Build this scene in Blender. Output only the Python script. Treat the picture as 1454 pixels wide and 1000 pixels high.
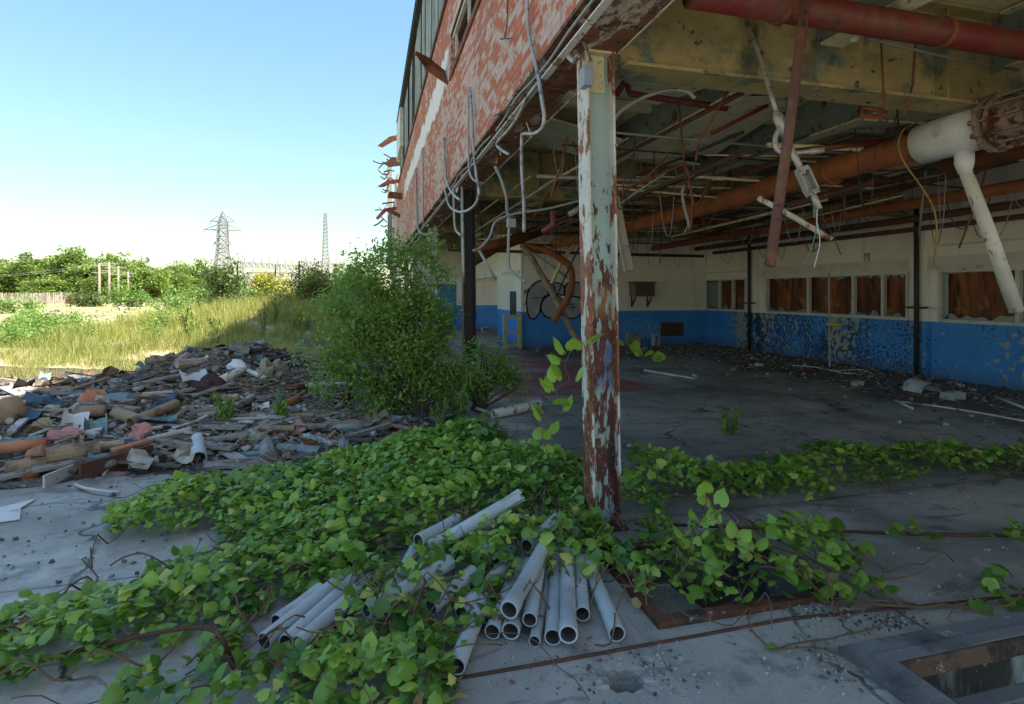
import bpy, math, random
import numpy as np
from mathutils import Vector, Matrix, Euler

scene = bpy.context.scene
for o in list(bpy.data.objects): bpy.data.objects.remove(o, do_unlink=True)
COL = scene.collection

# ---------------- camera, sky, sun, exposure ----------------
F, CX, HY, EYE = 781.0, 727.0, 416.0, 1.7
YAW = math.radians(14.5)
SY, CY = math.sin(YAW), math.cos(YAW)
cam_data = bpy.data.cameras.new("camera")
cam_data.sensor_width = 36.0
cam_data.lens = 36.0 * F / 1454.0
cam_data.shift_y = -(500.0 - HY) / 1454.0
cam_data.clip_start = 0.05
cam_data.clip_end = 3000
cam = bpy.data.objects.new("camera", cam_data); COL.objects.link(cam)
cam.location = (0, 0, EYE)
cam.rotation_euler = (math.radians(90), 0, -YAW)
scene.camera = cam

SUN_EL, SUN_AZ = math.radians(56), math.radians(122)
world = bpy.data.worlds.new("World"); scene.world = world; world.use_nodes = True
wn = world.node_tree; wn.nodes.clear()
sky = wn.nodes.new('ShaderNodeTexSky'); sky.sky_type = 'NISHITA'; sky.sun_disc = False
sky.sun_elevation = SUN_EL; sky.sun_rotation = SUN_AZ
sky.air_density = 1.0; sky.dust_density = 0.9; sky.ozone_density = 1.0
bg = wn.nodes.new('ShaderNodeBackground'); bg.inputs['Strength'].default_value = 0.15
wo = wn.nodes.new('ShaderNodeOutputWorld')
def vm(op, a, b):
    x = wn.nodes.new('ShaderNodeVectorMath'); x.operation = op
    for i, v in enumerate((a, b)):
        if isinstance(v, tuple): x.inputs[i].default_value = v
        else: wn.links.new(v, x.inputs[i])
    return x.outputs[0]
# sky colour graded: warm tint, bright horizon compressed, saturation raised
tint = vm('MULTIPLY', sky.outputs[0], (1.07, 1.035, .88))
lum = wn.nodes.new('ShaderNodeRGBToBW'); wn.links.new(tint, lum.inputs[0])
div = wn.nodes.new('ShaderNodeMath'); div.operation = 'MULTIPLY_ADD'; wn.links.new(lum.outputs[0], div.inputs[0]); div.inputs[1].default_value = .18; div.inputs[2].default_value = 1
hs_ = wn.nodes.new('ShaderNodeHueSaturation'); hs_.inputs['Saturation'].default_value = 1.2; wn.links.new(vm('DIVIDE', tint, div.outputs[0]), hs_.inputs['Color'])
wn.links.new(hs_.outputs[0], bg.inputs['Color']); wn.links.new(bg.outputs[0], wo.inputs['Surface'])

sd = bpy.data.lights.new("sun", 'SUN'); sd.energy = 3.5; sd.angle = math.radians(0.5); sd.color = (1.0, 0.93, 0.8)
sun = bpy.data.objects.new("sun", sd); COL.objects.link(sun)
svec = Vector((math.cos(SUN_EL)*math.sin(SUN_AZ), math.cos(SUN_EL)*math.cos(SUN_AZ), math.sin(SUN_EL)))
sun.rotation_euler = svec.to_track_quat('Z', 'Y').to_euler()
sun.location = (30, -20, 40)

scene.render.engine = 'CYCLES'
scene.view_settings.view_transform = 'Standard'; scene.view_settings.look = 'None'
scene.view_settings.exposure = 1.68; scene.view_settings.gamma = 1.0
scene.cycles.max_bounces = 7; scene.cycles.diffuse_bounces = 5; scene.cycles.glossy_bounces = 3
scene.cycles.transparent_max_bounces = 8; scene.cycles.transmission_bounces = 4

random.seed(7); rng = np.random.default_rng(11)
R = math.radians

# ---------------- pixel rays -> places in the world ----------------
def ray(px, py):
    t = (px-CX)/F; u = (HY-py)/F
    return (SY+CY*t, CY-SY*t, u)
def P(px, py, d): r = ray(px, py); return Vector((r[0]*d, r[1]*d, EYE+r[2]*d))
def PX(px, py, X): r = ray(px, py); return P(px, py, X/r[0])
def PY(px, py, Y): r = ray(px, py); return P(px, py, Y/r[1])
def PZ(px, py, z=0.0): r = ray(px, py); return P(px, py, (z-EYE)/r[2])

# ---------------- value noise ----------------
_T = np.random.default_rng(5).random((256, 256))
def vnoise(x, y, s=1.0, o=0):
    x = np.asarray(x, float)*s+o*17.3+1000; y = np.asarray(y, float)*s+o*9.1+1000
    xi = np.floor(x).astype(int); yi = np.floor(y).astype(int); fx = x-xi; fy = y-yi
    fx = fx*fx*(3-2*fx); fy = fy*fy*(3-2*fy)
    a = _T[xi % 256, yi % 256]; b = _T[(xi+1) % 256, yi % 256]; c = _T[xi % 256, (yi+1) % 256]; d = _T[(xi+1) % 256, (yi+1) % 256]
    return (a*(1-fx)+b*fx)*(1-fy)+(c*(1-fx)+d*fx)*fy
def fbm(x, y, s=1.0, n=4, o=0):
    v = 0; a = .5
    for k in range(n): v = v+a*vnoise(x, y, s*2**k, o+k); a *= .5
    return v/(1-.5**n)
def sstep(a, b, x):
    t = np.clip((np.asarray(x, float)-a)/(b-a), 0, 1); return t*t*(3-2*t)

# ---------------- materials ----------------
class G:
    def __init__(s, name):
        s.m = bpy.data.materials.new(name); s.m.use_nodes = True; s.t = s.m.node_tree
        s.b = s.t.nodes['Principled BSDF']; s.geo = s.t.nodes.new('ShaderNodeNewGeometry'); s.pos = s.geo.outputs['Position']
    def n(s, k, **kw):
        x = s.t.nodes.new(k)
        for a, v in kw.items(): setattr(x, a, v)
        return x
    def l(s, a, b): s.t.links.new(a, b)
    def math(s, op, a, b=None, c=None):
        x = s.n('ShaderNodeMath', operation=op)
        for i, v in enumerate((a, b, c)):
            if v is None: continue
            if isinstance(v, (int, float)): x.inputs[i].default_value = v
            else: s.l(v, x.inputs[i])
        return x.outputs[0]
    def scale(s, st, vec=None):
        x = s.n('ShaderNodeVectorMath', operation='MULTIPLY'); s.l(vec or s.pos, x.inputs[0]); x.inputs[1].default_value = st; return x.outputs[0]
    def noise(s, sc, det=5, st=None, rough=.6, vec=None, dist=0):
        x = s.n('ShaderNodeTexNoise'); x.inputs['Scale'].default_value = sc; x.inputs['Detail'].default_value = det
        x.inputs['Roughness'].default_value = rough; x.inputs['Distortion'].default_value = dist
        s.l(s.scale(st, vec) if st else (vec or s.pos), x.inputs['Vector']); return x.outputs['Fac']
    def ramp(s, v, a, b):
        x = s.n('ShaderNodeMapRange'); x.inputs[1].default_value = a; x.inputs[2].default_value = b; s.l(v, x.inputs[0]); x.clamp = True; return x.outputs[0]
    def mix(s, f, a, b, blend='MIX'):
        x = s.n('ShaderNodeMix', data_type='RGBA', blend_type=blend)
        for i, v in ((0, f), (6, a), (7, b)):
            if isinstance(v, (int, float)): x.inputs[i].default_value = v
            elif isinstance(v, tuple): x.inputs[i].default_value = (*v, 1)
            else: s.l(v, x.inputs[i])
        return x.outputs[2]
    def sep(s):
        x = s.n('ShaderNodeSeparateXYZ'); s.l(s.pos, x.inputs[0]); return x.outputs
    def bump(s, h, st=.4, d=.01, prev=None):
        x = s.n('ShaderNodeBump'); x.inputs['Strength'].default_value = st; x.inputs['Distance'].default_value = d; s.l(h, x.inputs['Height'])
        if prev: s.l(prev, x.inputs['Normal'])
        return x.outputs[0]
    def done(s, col, rough=.8, nrm=None, metal=0, spec=.4):
        if isinstance(col, tuple): s.b.inputs['Base Color'].default_value = (*col, 1)
        else: s.l(col, s.b.inputs['Base Color'])
        if isinstance(rough, (int, float)): s.b.inputs['Roughness'].default_value = rough
        else: s.l(rough, s.b.inputs['Roughness'])
        s.b.inputs['Metallic'].default_value = metal; s.b.inputs['Specular IOR Level'].default_value = spec
        if nrm: s.l(nrm, s.b.inputs['Normal'])
        return s.m

def peel(name, base, layers=(), rough=.7, bump=.5, bs=60, metal=0, var=.25, spec=.4, vs=3):
    """painted or weathered surface: base colour, then patches (colour, scale, threshold, width, stretch, zbias)"""
    g = G(name)
    dark = tuple(c*(1-var) for c in base)
    col = g.mix(g.ramp(g.noise(vs, 6), .3, .7), dark, base)
    h = g.noise(bs, 4)
    for L in layers:
        c, sc, th, w = L[:4]; st = L[4] if len(L) > 4 else None
        nz = g.noise(sc, 7, st, .65)
        if len(L) > 5 and L[5]:
            z0, z1, k = L[5]
            nz = g.math('ADD', nz, g.math('MULTIPLY', g.ramp(g.sep()[2], z0, z1), k))
        m = g.ramp(nz, th, th+w)
        c2 = tuple(x*.55 for x in c)
        cc = g.mix(g.ramp(g.noise(sc*3.1, 4), .35, .65), c2, c)
        col = g.mix(m, col, cc)
        h = g.math('SUBTRACT', h, g.math('MULTIPLY', m, .8))
    return g.done(col, rough, g.bump(h, bump, .004), metal, spec)

M = {}
RUST = (.23, .075, .03); DRUST = (.07, .03, .02)
M['rust'] = peel('rusty_steel', RUST, [(DRUST, 6, .5, .15), ((.36, .15, .06), 14, .6, .1)], .85)
M['rustpipe'] = peel('rusted_pipe_steel', (.30, .10, .038), [((.13, .05, .025), 5, .52, .2), ((.42, .19, .08), 11, .62, .15)], .8, var=.35)
M['rustdark'] = peel('dark_rusty_steel', (.10, .045, .03), [((.22, .08, .035), 9, .55, .12)], .85)
M['redpipe'] = peel('red_painted_pipe', (.19, .018, .018), [((.16, .06, .03), 3, .43, .16), (DRUST, 16, .6, .06)], .55)
M['maroon'] = peel('maroon_rusted_pipe', (.14, .065, .05), [((.24, .11, .055), 5, .48, .15), ((.05, .03, .025), 14, .6, .06)], .8)
M['olive'] = peel('olive_peeling_paint', (.44, .35, .15), [((.17, .22, .15), 2.4, .5, .1), ((.26, .16, .07), 3.3, .56, .18), ((.10, .05, .03), 9, .62, .04), ((.42, .40, .27), 30, .63, .03)], .75, .7, 30, var=.35)
M['olive2'] = peel('pale_olive_paint', (.70, .64, .38), [((.30, .19, .09), 4, .58, .14), ((.12, .06, .03), 11, .62, .04), ((.33, .37, .30), 3, .55, .15)], .75, .7, 30)
M['deck'] = peel('roof_deck_paint', (.76, .68, .40), [((.42, .44, .32), 1.6, .48, .12), ((.55, .42, .18), 2.2, .58, .12), ((.14, .08, .05), 6, .64, .04)], .85, .6, 20)
M['galv'] = peel('galvanised_conduit', (.42, .40, .36), [((.22, .20, .18), 9, .52, .1), ((.24, .13, .08), 14, .60, .05)], .45, .2, 80, .35)
M['galvdull'] = peel('dull_conduit', (.33, .34, .33), [((.2, .12, .08), 12, .6, .1)], .6, .3, 60, .2)
M['pvc'] = peel('grey_plastic_conduit', (.50, .53, .55), [((.36, .37, .37), 4, .52, .25), ((.17, .14, .105), 10, .64, .10), ((.2, .17, .13), 60, .68, .05), ((.56, .60, .62), 19, .66, .06)], .48, .15, 60)
M['pvcin'] = peel('grey_plastic_cut_edge', (.52, .56, .6), [], .6, .1)
M['pvcbore'] = peel('dark_inside_of_conduit', (.09, .085, .08), [], .9, .2)  # pipe bore coloured much darker than the pipe wall
M['whitepeel'] = peel('white_peeling_paint', (.72, .69, .63), [((.40, .17, .09), 9, .57, .04, (1, 1, .35)), ((.3, .27, .24), 22, .63, .04)], .65, .6)
M['insul'] = peel('white_pipe_insulation', (.74, .74, .76), [((.40, .33, .25), 4, .56, .2)], .8, .3, 30)
M['pitlip'] = peel('rusted_pit_lip', (.16, .10, .07), [((.06, .045, .04), 6, .48, .1), ((.42, .38, .32), 9, .62, .04)], .9, .8)
M['flangerust'] = peel('scaly_flange', (.30, .22, .17), [((.13, .04, .025), 9, .5, .08), ((.5, .43, .36), 16, .6, .08)], .9, .9, 40)
M['black'] = peel('black_painted_steel', (.016, .016, .02), [((.33, .10, .035), 5, .66, .04), ((.30, .32, .33), 5, .72, .02)], .5, .4)
M['wire'] = peel('black_cable', (.03, .03, .03), [], .6, .1)
M['wirewhite'] = peel('white_cable', (.6, .6, .58), [], .6, .1)
M['wiregreen'] = peel('green_cable', (.12, .25, .18), [], .6, .1)
M['wireyellow'] = peel('yellow_brown_hose', (.33, .22, .06), [((.15, .08, .03), 10, .55, .1)], .6, .1)
M['yellow'] = peel('yellow_paint', (.62, .48, .08), [((.5, .45, .3), 10, .58, .06)], .6, .2)
M['yellowold'] = peel('worn_yellow_rail_paint', (.60, .47, .16), [((.4, .34, .24), 8, .55, .08)], .7, .3)
M['whitetrim'] = peel('white_window_trim', (.62, .60, .55), [((.34, .3, .25), 9, .6, .08)], .6, .3)
M['joistweb'] = peel('darkened_joist_web_paint', (.20, .24, .19), [((.10, .06, .04), 7, .56, .08), ((.36, .34, .22), 3, .6, .1)], .8, .5)  # teal-grey web darkened to paint in contrast that the even light lacks
M['tan'] = peel('tan_hanging_panel', (.34, .28, .22), [((.2, .15, .11), 6, .55, .1)], .8, .3)
M['concblock'] = peel('concrete_block', (.42, .41, .39), [((.2, .19, .18), 14, .58, .1)], .95, .7)
M['plaster'] = peel('pale_stained_plaster', (.52, .48, .44), [((.30, .26, .23), 2.0, .5, .15, (1, 1, .3)), ((.35, .13, .07), 3, .62, .05)], .9, .5)
M['metalsheet'] = peel('bent_pale_sheet', (.55, .55, .55), [((.3, .22, .17), 7, .55, .1)], .6, .3)
M['trunk'] = peel('bark', (.13, .10, .075), [], .95, .8, 30)
M['greywood'] = peel('grey_weathered_board', (.30, .27, .24), [((.14, .11, .09), 10, .52, .1, (1, 1, 4))], .9, .5)
M['fence'] = peel('weathered_fence_board', (.42, .37, .31), [((.22, .19, .16), .8, .5, .15, (3, 3, .3))], .9, .3)
M['steelpale'] = peel('pale_galvanised_lattice', (.30, .30, .31), [], .7, .1)
M['pole'] = peel('weathered_pole', (.42, .36, .30), [], .9, .1)
M['inkpurple'] = peel('purple_spray_paint', (.035, .02, .10), [], .6, .1)
M['sprayfill'] = peel('grey_spray_fill', (.36, .36, .38), [((.5, .49, .48), 3, .55, .1)], .8, .1)
M['spraywhite'] = peel('white_spray_scribble', (.45, .52, .62), [], .7, .1)
M['green_sticker'] = peel('green_sticker', (.10, .36, .05), [], .5, .1)
M['door'] = peel('teal_blue_door', (.04, .20, .33), [], .6, .2)
M['boxgrey'] = peel('grey_junction_box', (.30, .34, .40), [((.2, .15, .12), 14, .62, .05)], .5, .2)
M['acunit'] = peel('brown_unit_case', (.20, .15, .11), [((.3, .27, .22), 8, .55, .1)], .7, .3)
M['pink'] = peel('pink_insulation_foam', (.55, .25, .23), [((.42, .34, .32), 8, .55, .1)], .9, .6)
M['orange'] = peel('orange_clay_tube', (.52, .21, .11), [((.3, .13, .08), 9, .56, .1)], .8, .3)
M['claybrown'] = peel('brown_pipe_insulation', (.36, .25, .16), [((.18, .13, .09), 5, .5, .15)], .9, .6)
M['cyan'] = peel('turquoise_plastic', (.17, .30, .31), [((.10, .14, .15), 5, .48, .1), ((.3,.27,.22), 11, .6, .1)], .6, .3)
M['bluetarp'] = peel('blue_plastic', (.06, .11, .17), [], .5, .3)
M['mound_dark'] = peel('dark_root_ball', (.07, .04, .04), [], .95, .9, 20)
M['straw'] = peel('dry_root_tangle', (.36, .30, .21), [((.2, .16, .11), 14, .5, .1)], .95, .4)
M['brownleaf'] = peel('fallen_brown_leaves', (.25, .10, .05), [], .8, .3)

def leafmat(name, dark, light, yellow=None, trans=.35, rough=.45):
    g = G(name)
    a = g.n('ShaderNodeAttribute'); a.attribute_name = 'tint'; tv = a.outputs['Fac']
    col = g.mix(g.ramp(tv, 0, .8), dark, light)
    if yellow: col = g.mix(g.ramp(tv, .82, 1.0), col, yellow)
    g.done(col, rough, None, 0, .5)
    tr = g.n('ShaderNodeBsdfTranslucent'); g.l(g.mix(.5, col, tuple(min(1, c*1.5) for c in light)), tr.inputs[0])
    ms = g.n('ShaderNodeMixShader'); ms.inputs[0].default_value = trans
    g.l(g.b.outputs[0], ms.inputs[1]); g.l(tr.outputs[0], ms.inputs[2])
    g.l(ms.outputs[0], g.t.nodes['Material Output'].inputs[0]); return g.m
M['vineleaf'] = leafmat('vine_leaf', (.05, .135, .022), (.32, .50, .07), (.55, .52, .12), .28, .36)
M['deadleaf'] = leafmat('withered_leaf', (.16, .09, .04), (.34, .25, .11), None, .15, .7)
M['shrubleaf'] = leafmat('shrub_leaf', (.07, .15, .035), (.33, .48, .10), (.42, .50, .12), .4)
M['treeleaf'] = leafmat('tree_leaf', (.035, .075, .015), (.24, .34, .06), None, .3, .6)
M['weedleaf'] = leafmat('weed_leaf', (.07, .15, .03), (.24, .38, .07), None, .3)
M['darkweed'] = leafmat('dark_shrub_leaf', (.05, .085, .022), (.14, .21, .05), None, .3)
M['flower'] = leafmat('yellow_flower', (.40, .32, .02), (.58, .45, .04), None, .2, .6)
M['grass'] = leafmat('grass_blade', (.13, .20, .03), (.44, .42, .10), (.64, .53, .28), .25, .6)
M['stem'] = peel('vine_stem', (.17, .10, .06), [], .85, .3)

def vcol(name, rough=.85, bs=40):
    g = G(name); a = g.n('ShaderNodeAttribute'); a.attribute_name = 'Col'
    c = g.mix(g.ramp(g.noise(9, 6), .35, .7), a.outputs['Color'], g.mix(1.0, a.outputs['Color'], (.55, .48, .40), 'MULTIPLY'))
    return g.done(c, rough, g.bump(g.noise(bs, 5), .6, .006))
M['debris'] = vcol('mixed_debris')

# concrete
def concrete(name, base, dark, inside):
    g = G(name); x, y, z = g.sep()
    n1 = g.noise(.55, 8, None, .6, None, .6); n2 = g.noise(2.6, 8, None, .7); n3 = g.noise(45, 3)
    c = g.mix(g.ramp(n1, .42, .62), base, dark)
    c = g.mix(g.ramp(n2, .54, .72), c, tuple(d*.62 for d in dark))
    c = g.mix(g.ramp(g.noise(1.3, 7, (1, .35, 1)), .60, .74), c, tuple(min(1, b*1.35) for b in base))
    c = g.mix(g.math('MULTIPLY', g.ramp(n3, .55, .75), .35), c, tuple(d*.5 for d in dark))
    c = g.mix(g.math('MULTIPLY', g.ramp(g.noise(1.9, 9, (.6, 1.6, 1), .72, None, 1.5), .55, .60), .55), c, tuple(d*.4 for d in dark))
    c = g.mix(g.math('MULTIPLY', g.ramp(g.noise(5.5, 9, None, .75), .60, .66), .5), c, tuple(min(1, b*1.5) for b in base))
    c = g.mix(g.ramp(g.noise(120, 2), .64, .70), c, (.10, .09, .08))
    # poured-bay joints
    for ax, per, off_ in ((x, 3.1, 1.9), (y, 2.75, .35)):
        fr = g.math('FRACT', g.math('DIVIDE', g.math('ADD', ax, g.math('ADD', g.math('MULTIPLY', g.noise(1.1, 4), .05), 100*per+off_)), per))
        jm = g.ramp(g.math('ABSOLUTE', g.math('SUBTRACT', fr, .5)), .0042, .0018)
        c = g.mix(g.math('MULTIPLY', jm, .85), c, (.06, .05, .04))
        c = g.mix(g.math('MULTIPLY', g.math('MULTIPLY', g.ramp(g.math('ABSOLUTE', g.math('SUBTRACT', fr, .5)), .05, .0), g.ramp(g.noise(2.2, 6), .4, .65)), .6), c, tuple(d*.45 for d in dark))
    # cracks
    v = g.n('ShaderNodeTexVoronoi', feature='DISTANCE_TO_EDGE'); v.inputs['Scale'].default_value = .45
    off = g.n('ShaderNodeTexNoise'); off.inputs['Scale'].default_value = 2.5; off.inputs['Detail'].default_value = 6; g.l(g.pos, off.inputs['Vector'])
    mv = g.n('ShaderNodeVectorMath', operation='MULTIPLY_ADD'); g.l(off.outputs['Color'], mv.inputs[0]); mv.inputs[1].default_value = (.5, .5, .5); g.l(g.pos, mv.inputs[2])
    g.l(mv.outputs[0], v.inputs['Vector'])
    cr = g.ramp(v.outputs['Distance'], .010, .003)
    crk = g.math('MULTIPLY', cr, g.ramp(g.noise(.8, 3), .45, .6))
    c = g.mix(crk, c, (.05, .045, .04))
    if inside:
        # worn red floor paint bay
        wob = g.math('MULTIPLY', g.math('SUBTRACT', g.noise(3, 5), .5), .25)
        xx = g.math('ADD', x, wob); yy = g.math('ADD', y, wob)
        m = g.math('MULTIPLY', g.math('MULTIPLY', g.ramp(xx, 2.05, 2.08), g.ramp(xx, 4.9, 4.87)), g.math('MULTIPLY', g.ramp(yy, 8.6, 8.63), g.ramp(yy, 15.2, 15.17)))
        m = g.math('MULTIPLY', m, g.ramp(g.noise(1.6, 7), .66, .46))
        c = g.mix(g.math('MULTIPLY', m, .9), c, (.33, .07, .08))
        wear = g.math('MULTIPLY', g.ramp(g.noise(2.2, 7, None, .6, None, 1), .57, .62), g.math('MULTIPLY', g.ramp(xx, 2.0, 2.1), g.ramp(yy, 8.6, 9.0)))
        # soil along the far wall
        s = g.math('ADD', g.math('MULTIPLY', g.noise(.9, 6), 3.2), x)
        s2 = g.math('ADD', g.math('MULTIPLY', g.noise(.9, 6), 4.0), y)
        dm = g.math('MAXIMUM', g.ramp(s, 9.0, 10.2), g.math('MULTIPLY', g.ramp(s2, 14.6, 16), g.ramp(x, 3.9, 4.6)))
        soil = g.mix(g.ramp(g.noise(14, 7), .35, .65), (.05, .038, .028), (.15, .12, .085))
        c = g.mix(g.math('MULTIPLY', dm, .92), c, soil)
    h = g.math('ADD', g.math('MULTIPLY', n2, .8), g.math('MULTIPLY', n3, .25)); h = g.math('SUBTRACT', h, crk)
    return g.done(c, g.ramp(n1, .2, .9), g.bump(h, .5, .012), 0, .35)
M['pavement'] = concrete('outdoor_concrete', (.44, .415, .38), (.25, .235, .21), False)
M['floor'] = concrete('indoor_concrete', (.40, .375, .34), (.19, .18, .165), True)
M['curb'] = peel('pit_curb_concrete', (.20, .20, .205), [((.05, .05, .05), 1.8, .46, .15), ((.4, .38, .36), 9, .6, .06)], .8, .5)
M['pitwall'] = peel('pit_wall_paint', (.26, .28, .27), [((.035, .035, .03), 1.6, .42, .10, (1, 1, .4)), ((.30, .19, .11), 9, .60, .05), ((.24, .22, .2), 40, .58, .1, (1, 1, .12))], .8, .6)
M['soil'] = peel('pit_soil', (.10, .08, .06), [((.2, .17, .13), 12, .55, .1)], .95, .9)

# ground outdoors
g = G('dry_field'); n1 = g.noise(.12, 6); n2 = g.noise(.9, 8, None, .7); n3 = g.noise(9, 6)
c = g.mix(g.ramp(n1, .42, .6), (.56, .47, .30), (.34, .33, .15))
c = g.mix(g.ramp(n2, .54, .70), c, (.25, .27, .08)); c = g.mix(g.ramp(n3, .55, .75), c, (.25, .19, .12))
M['field'] = g.done(c, .95, g.bump(g.math('ADD', n2, n3), .8, .08))
g = G('rubble_bed'); n2 = g.noise(3, 8, None, .7); n3 = g.noise(22, 6)
c = g.mix(g.ramp(n2, .4, .6), (.05, .04, .034), (.14, .115, .095)); c = g.mix(g.ramp(n3, .56, .66), c, (.36, .34, .33))
M['rubble'] = g.done(c, .95, g.bump(g.math('ADD', n2, n3), 1, .05))

# brick
def uvec(g):
    x, y, z = g.sep(); cmb = g.n('ShaderNodeCombineXYZ'); g.l(g.math('ADD', x, y), cmb.inputs[0]); g.l(z, cmb.inputs[1]); return cmb.outputs[0], x, y, z
def brickmat():
    g = G('weathered_brick'); v, x, y, z = uvec(g)
    b = g.n('ShaderNodeTexBrick'); g.l(v, b.inputs['Vector']); b.inputs['Scale'].default_value = 1
    b.inputs['Brick Width'].default_value = .215; b.inputs['Row Height'].default_value = .075; b.inputs['Mortar Size'].default_value = .006; b.inputs['Bias'].default_value = 0
    b.inputs['Color1'].default_value = (.52, .155, .06, 1); b.inputs['Color2'].default_value = (.33, .09, .045, 1); b.inputs['Mortar'].default_value = (.42, .36, .32, 1)
    c = g.mix(g.ramp(g.noise(7, 5), .3, .7), b.outputs['Color'], g.mix(1, b.outputs['Color'], (.8, .55, .5), 'MULTIPLY'))
    # whitewash that has worn off brick by brick
    cell = g.n('ShaderNodeTexBrick'); g.l(v, cell.inputs['Vector']); cell.inputs['Scale'].default_value = 1
    cell.inputs['Brick Width'].default_value = .215; cell.inputs['Row Height'].default_value = .075; cell.inputs['Mortar Size'].default_value = 0
    cell.inputs['Color1'].default_value = (0, 0, 0, 1); cell.inputs['Color2'].default_value = (1, 1, 1, 1)
    m = g.math('ADD', g.noise(.55, 4), g.math('MULTIPLY', g.math('SUBTRACT', g.noise(19, 5), .5), .75))
    m = g.math('ADD', m, g.math('MULTIPLY', g.math('SUBTRACT', cell.outputs['Color'], .5), .42))
    m = g.math('ADD', m, g.math('MULTIPLY', g.ramp(z, 6.2, 4.6), .13))
    m = g.ramp(m, .565, .65)
    c = g.mix(g.math('MULTIPLY', m, .86), c, g.mix(g.ramp(g.noise(5, 6), .35, .65), (.50, .33, .28), (.57, .47, .42)))
    c = g.mix(g.math('MULTIPLY', b.outputs['Fac'], .6), c, (.30, .21, .18))
    # smooth white patch that replaced old windows
    wob = g.math('MULTIPLY', g.math('SUBTRACT', g.noise(1.6, 6), .5), .9)
    zz = g.math('ADD', z, wob)
    p = g.math('MULTIPLY', g.math('MULTIPLY', g.ramp(zz, 5.55, 5.6), g.ramp(zz, 6.2, 6.15)), g.math('MULTIPLY', g.ramp(y, 9.8, 10), g.ramp(y, 24, 22)))
    c = g.mix(p, c, (.70, .68, .66))
    # dark rain streaks
    c = g.mix(g.math('MULTIPLY', g.ramp(g.noise(4, 4, (1, 1, .07)), .62, .72), .6), c, (.16, .09, .08))
    h = g.math('SUBTRACT', g.math('MULTIPLY', g.noise(50, 4), .3), b.outputs['Fac'])
    return g.done(c, .9, g.bump(h, .8, .012))
M['brick'] = brickmat()
def blockwall():
    g = G('blue_and_white_painted_block'); v, x, y, z = uvec(g)
    b = g.n('ShaderNodeTexBrick'); g.l(v, b.inputs['Vector']); b.inputs['Scale'].default_value = 1
    b.inputs['Brick Width'].default_value = .3; b.inputs['Row Height'].default_value = .085; b.inputs['Mortar Size'].default_value = .005
    white = g.mix(g.ramp(g.noise(.7, 6), .35, .7), (.80, .77, .70), (.66, .61, .54))
    blue = g.mix(g.ramp(g.noise(1.1, 6), .35, .65), (.03, .19, .56), (.06, .27, .62))
    # peeled: large grey-beige scabs and small dark chips
    amt = g.math('MULTIPLY', g.ramp(x, 10.6, 10.8), g.ramp(y, 15.4, 14.4))
    a1 = g.math('MULTIPLY', g.ramp(g.math('ADD', g.noise(9, 6, (1, 1, .8)), g.math('MULTIPLY', g.noise(.75, 3, (1, 1, .25)), .75)), .925, .935), amt)
    a2 = g.math('MULTIPLY', g.ramp(g.math('ADD', g.noise(17, 5, (1, 1, 1)), g.math('MULTIPLY', g.noise(.5, 3), .7)), .91, .925), amt)
    blue = g.mix(a2, blue, (.02, .04, .09)); blue = g.mix(a1, blue, (.36, .36, .28))
    edge = g.math('ADD', z, g.math('MULTIPLY', g.math('SUBTRACT', g.noise(10, 3), .5), .02))
    c = g.mix(g.ramp(edge, 1.115, 1.125), blue, white)
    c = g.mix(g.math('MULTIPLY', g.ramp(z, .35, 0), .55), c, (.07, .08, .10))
    c = g.mix(g.math('MULTIPLY', g.ramp(g.noise(3, 5, (1, 1, .12)), .58, .72), .45), c, (.2, .17, .14))
    h = g.math('SUBTRACT', g.math('MULTIPLY', g.noise(30, 4), .2), b.outputs['Fac']); h = g.math('SUBTRACT', h, g.math('MULTIPLY', a1, .5))
    return g.done(c, .6, g.bump(h, .6, .008))
M['block'] = blockwall()
g = G('stained_plywood')
w = g.noise(2.2, 6, (1, 1.6, .25), .6, None, 1.2)
c = g.mix(g.ramp(w, .35, .62), (.30, .095, .03), (.075, .025, .012)); c = g.mix(g.ramp(g.noise(5, 6, (1,1.5,.3)), .52, .66), c, (.04, .02, .015))
c = g.mix(g.ramp(g.noise(1.7, 5), .60, .72), c, (.40, .20, .09)); M['ply'] = g.done(c, .75, g.bump(w, .3, .01))
g = G('weathered_siding'); x, y, z = g.sep()
w = g.noise(5, 6, (1, 1, .10), .7)
c = g.mix(g.ramp(w, .40, .60), (.36, .40, .38), (.17, .20, .19)); c = g.mix(g.ramp(g.noise(7, 5, (1, 1, .06)), .56, .62), c, (.03, .03, .03))
c = g.mix(g.ramp(g.noise(3, 5, (1, 1, .2)), .66, .72), c, (.40, .22, .12)); M['siding'] = g.done(c, .7, g.bump(w, .5, .02))
g = G('steel_column_paint'); x, y, z = g.sep()
n = g.noise(19, 8, (1, 1, .28), .66); zb = g.ramp(z, 3.0, 1.6)
c = g.mix(g.ramp(g.noise(2, 5), .35, .65), (.33, .42, .39), (.38, .47, .42))
c = g.mix(g.ramp(g.math('ADD', n, g.math('MULTIPLY', zb, .19)), .655, .67), c, g.mix(g.ramp(g.noise(16, 5), .4, .6), (.17, .045, .035), (.075, .035, .03)))
c = g.mix(g.math('MULTIPLY', g.math('MULTIPLY', g.ramp(z, .95, 1.05), g.ramp(z, 1.42, 1.3)), g.ramp(n, .50, .44)), c, (.12, .17, .30))
c = g.mix(g.math('MULTIPLY', g.ramp(z, 1.0, .8), g.ramp(g.noise(6, 7, (1, 1, .3)), .5, .54)), c, (.05, .028, .022))
c = g.mix(g.math('MULTIPLY', g.math('MULTIPLY', g.ramp(z, 1.5, 1.58), g.ramp(z, 1.78, 1.7)), g.ramp(n, .4, .5)), c, (.26, .11, .04))
M['colweb'] = g.done(c, .65, g.bump(n, .7, .01))
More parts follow.
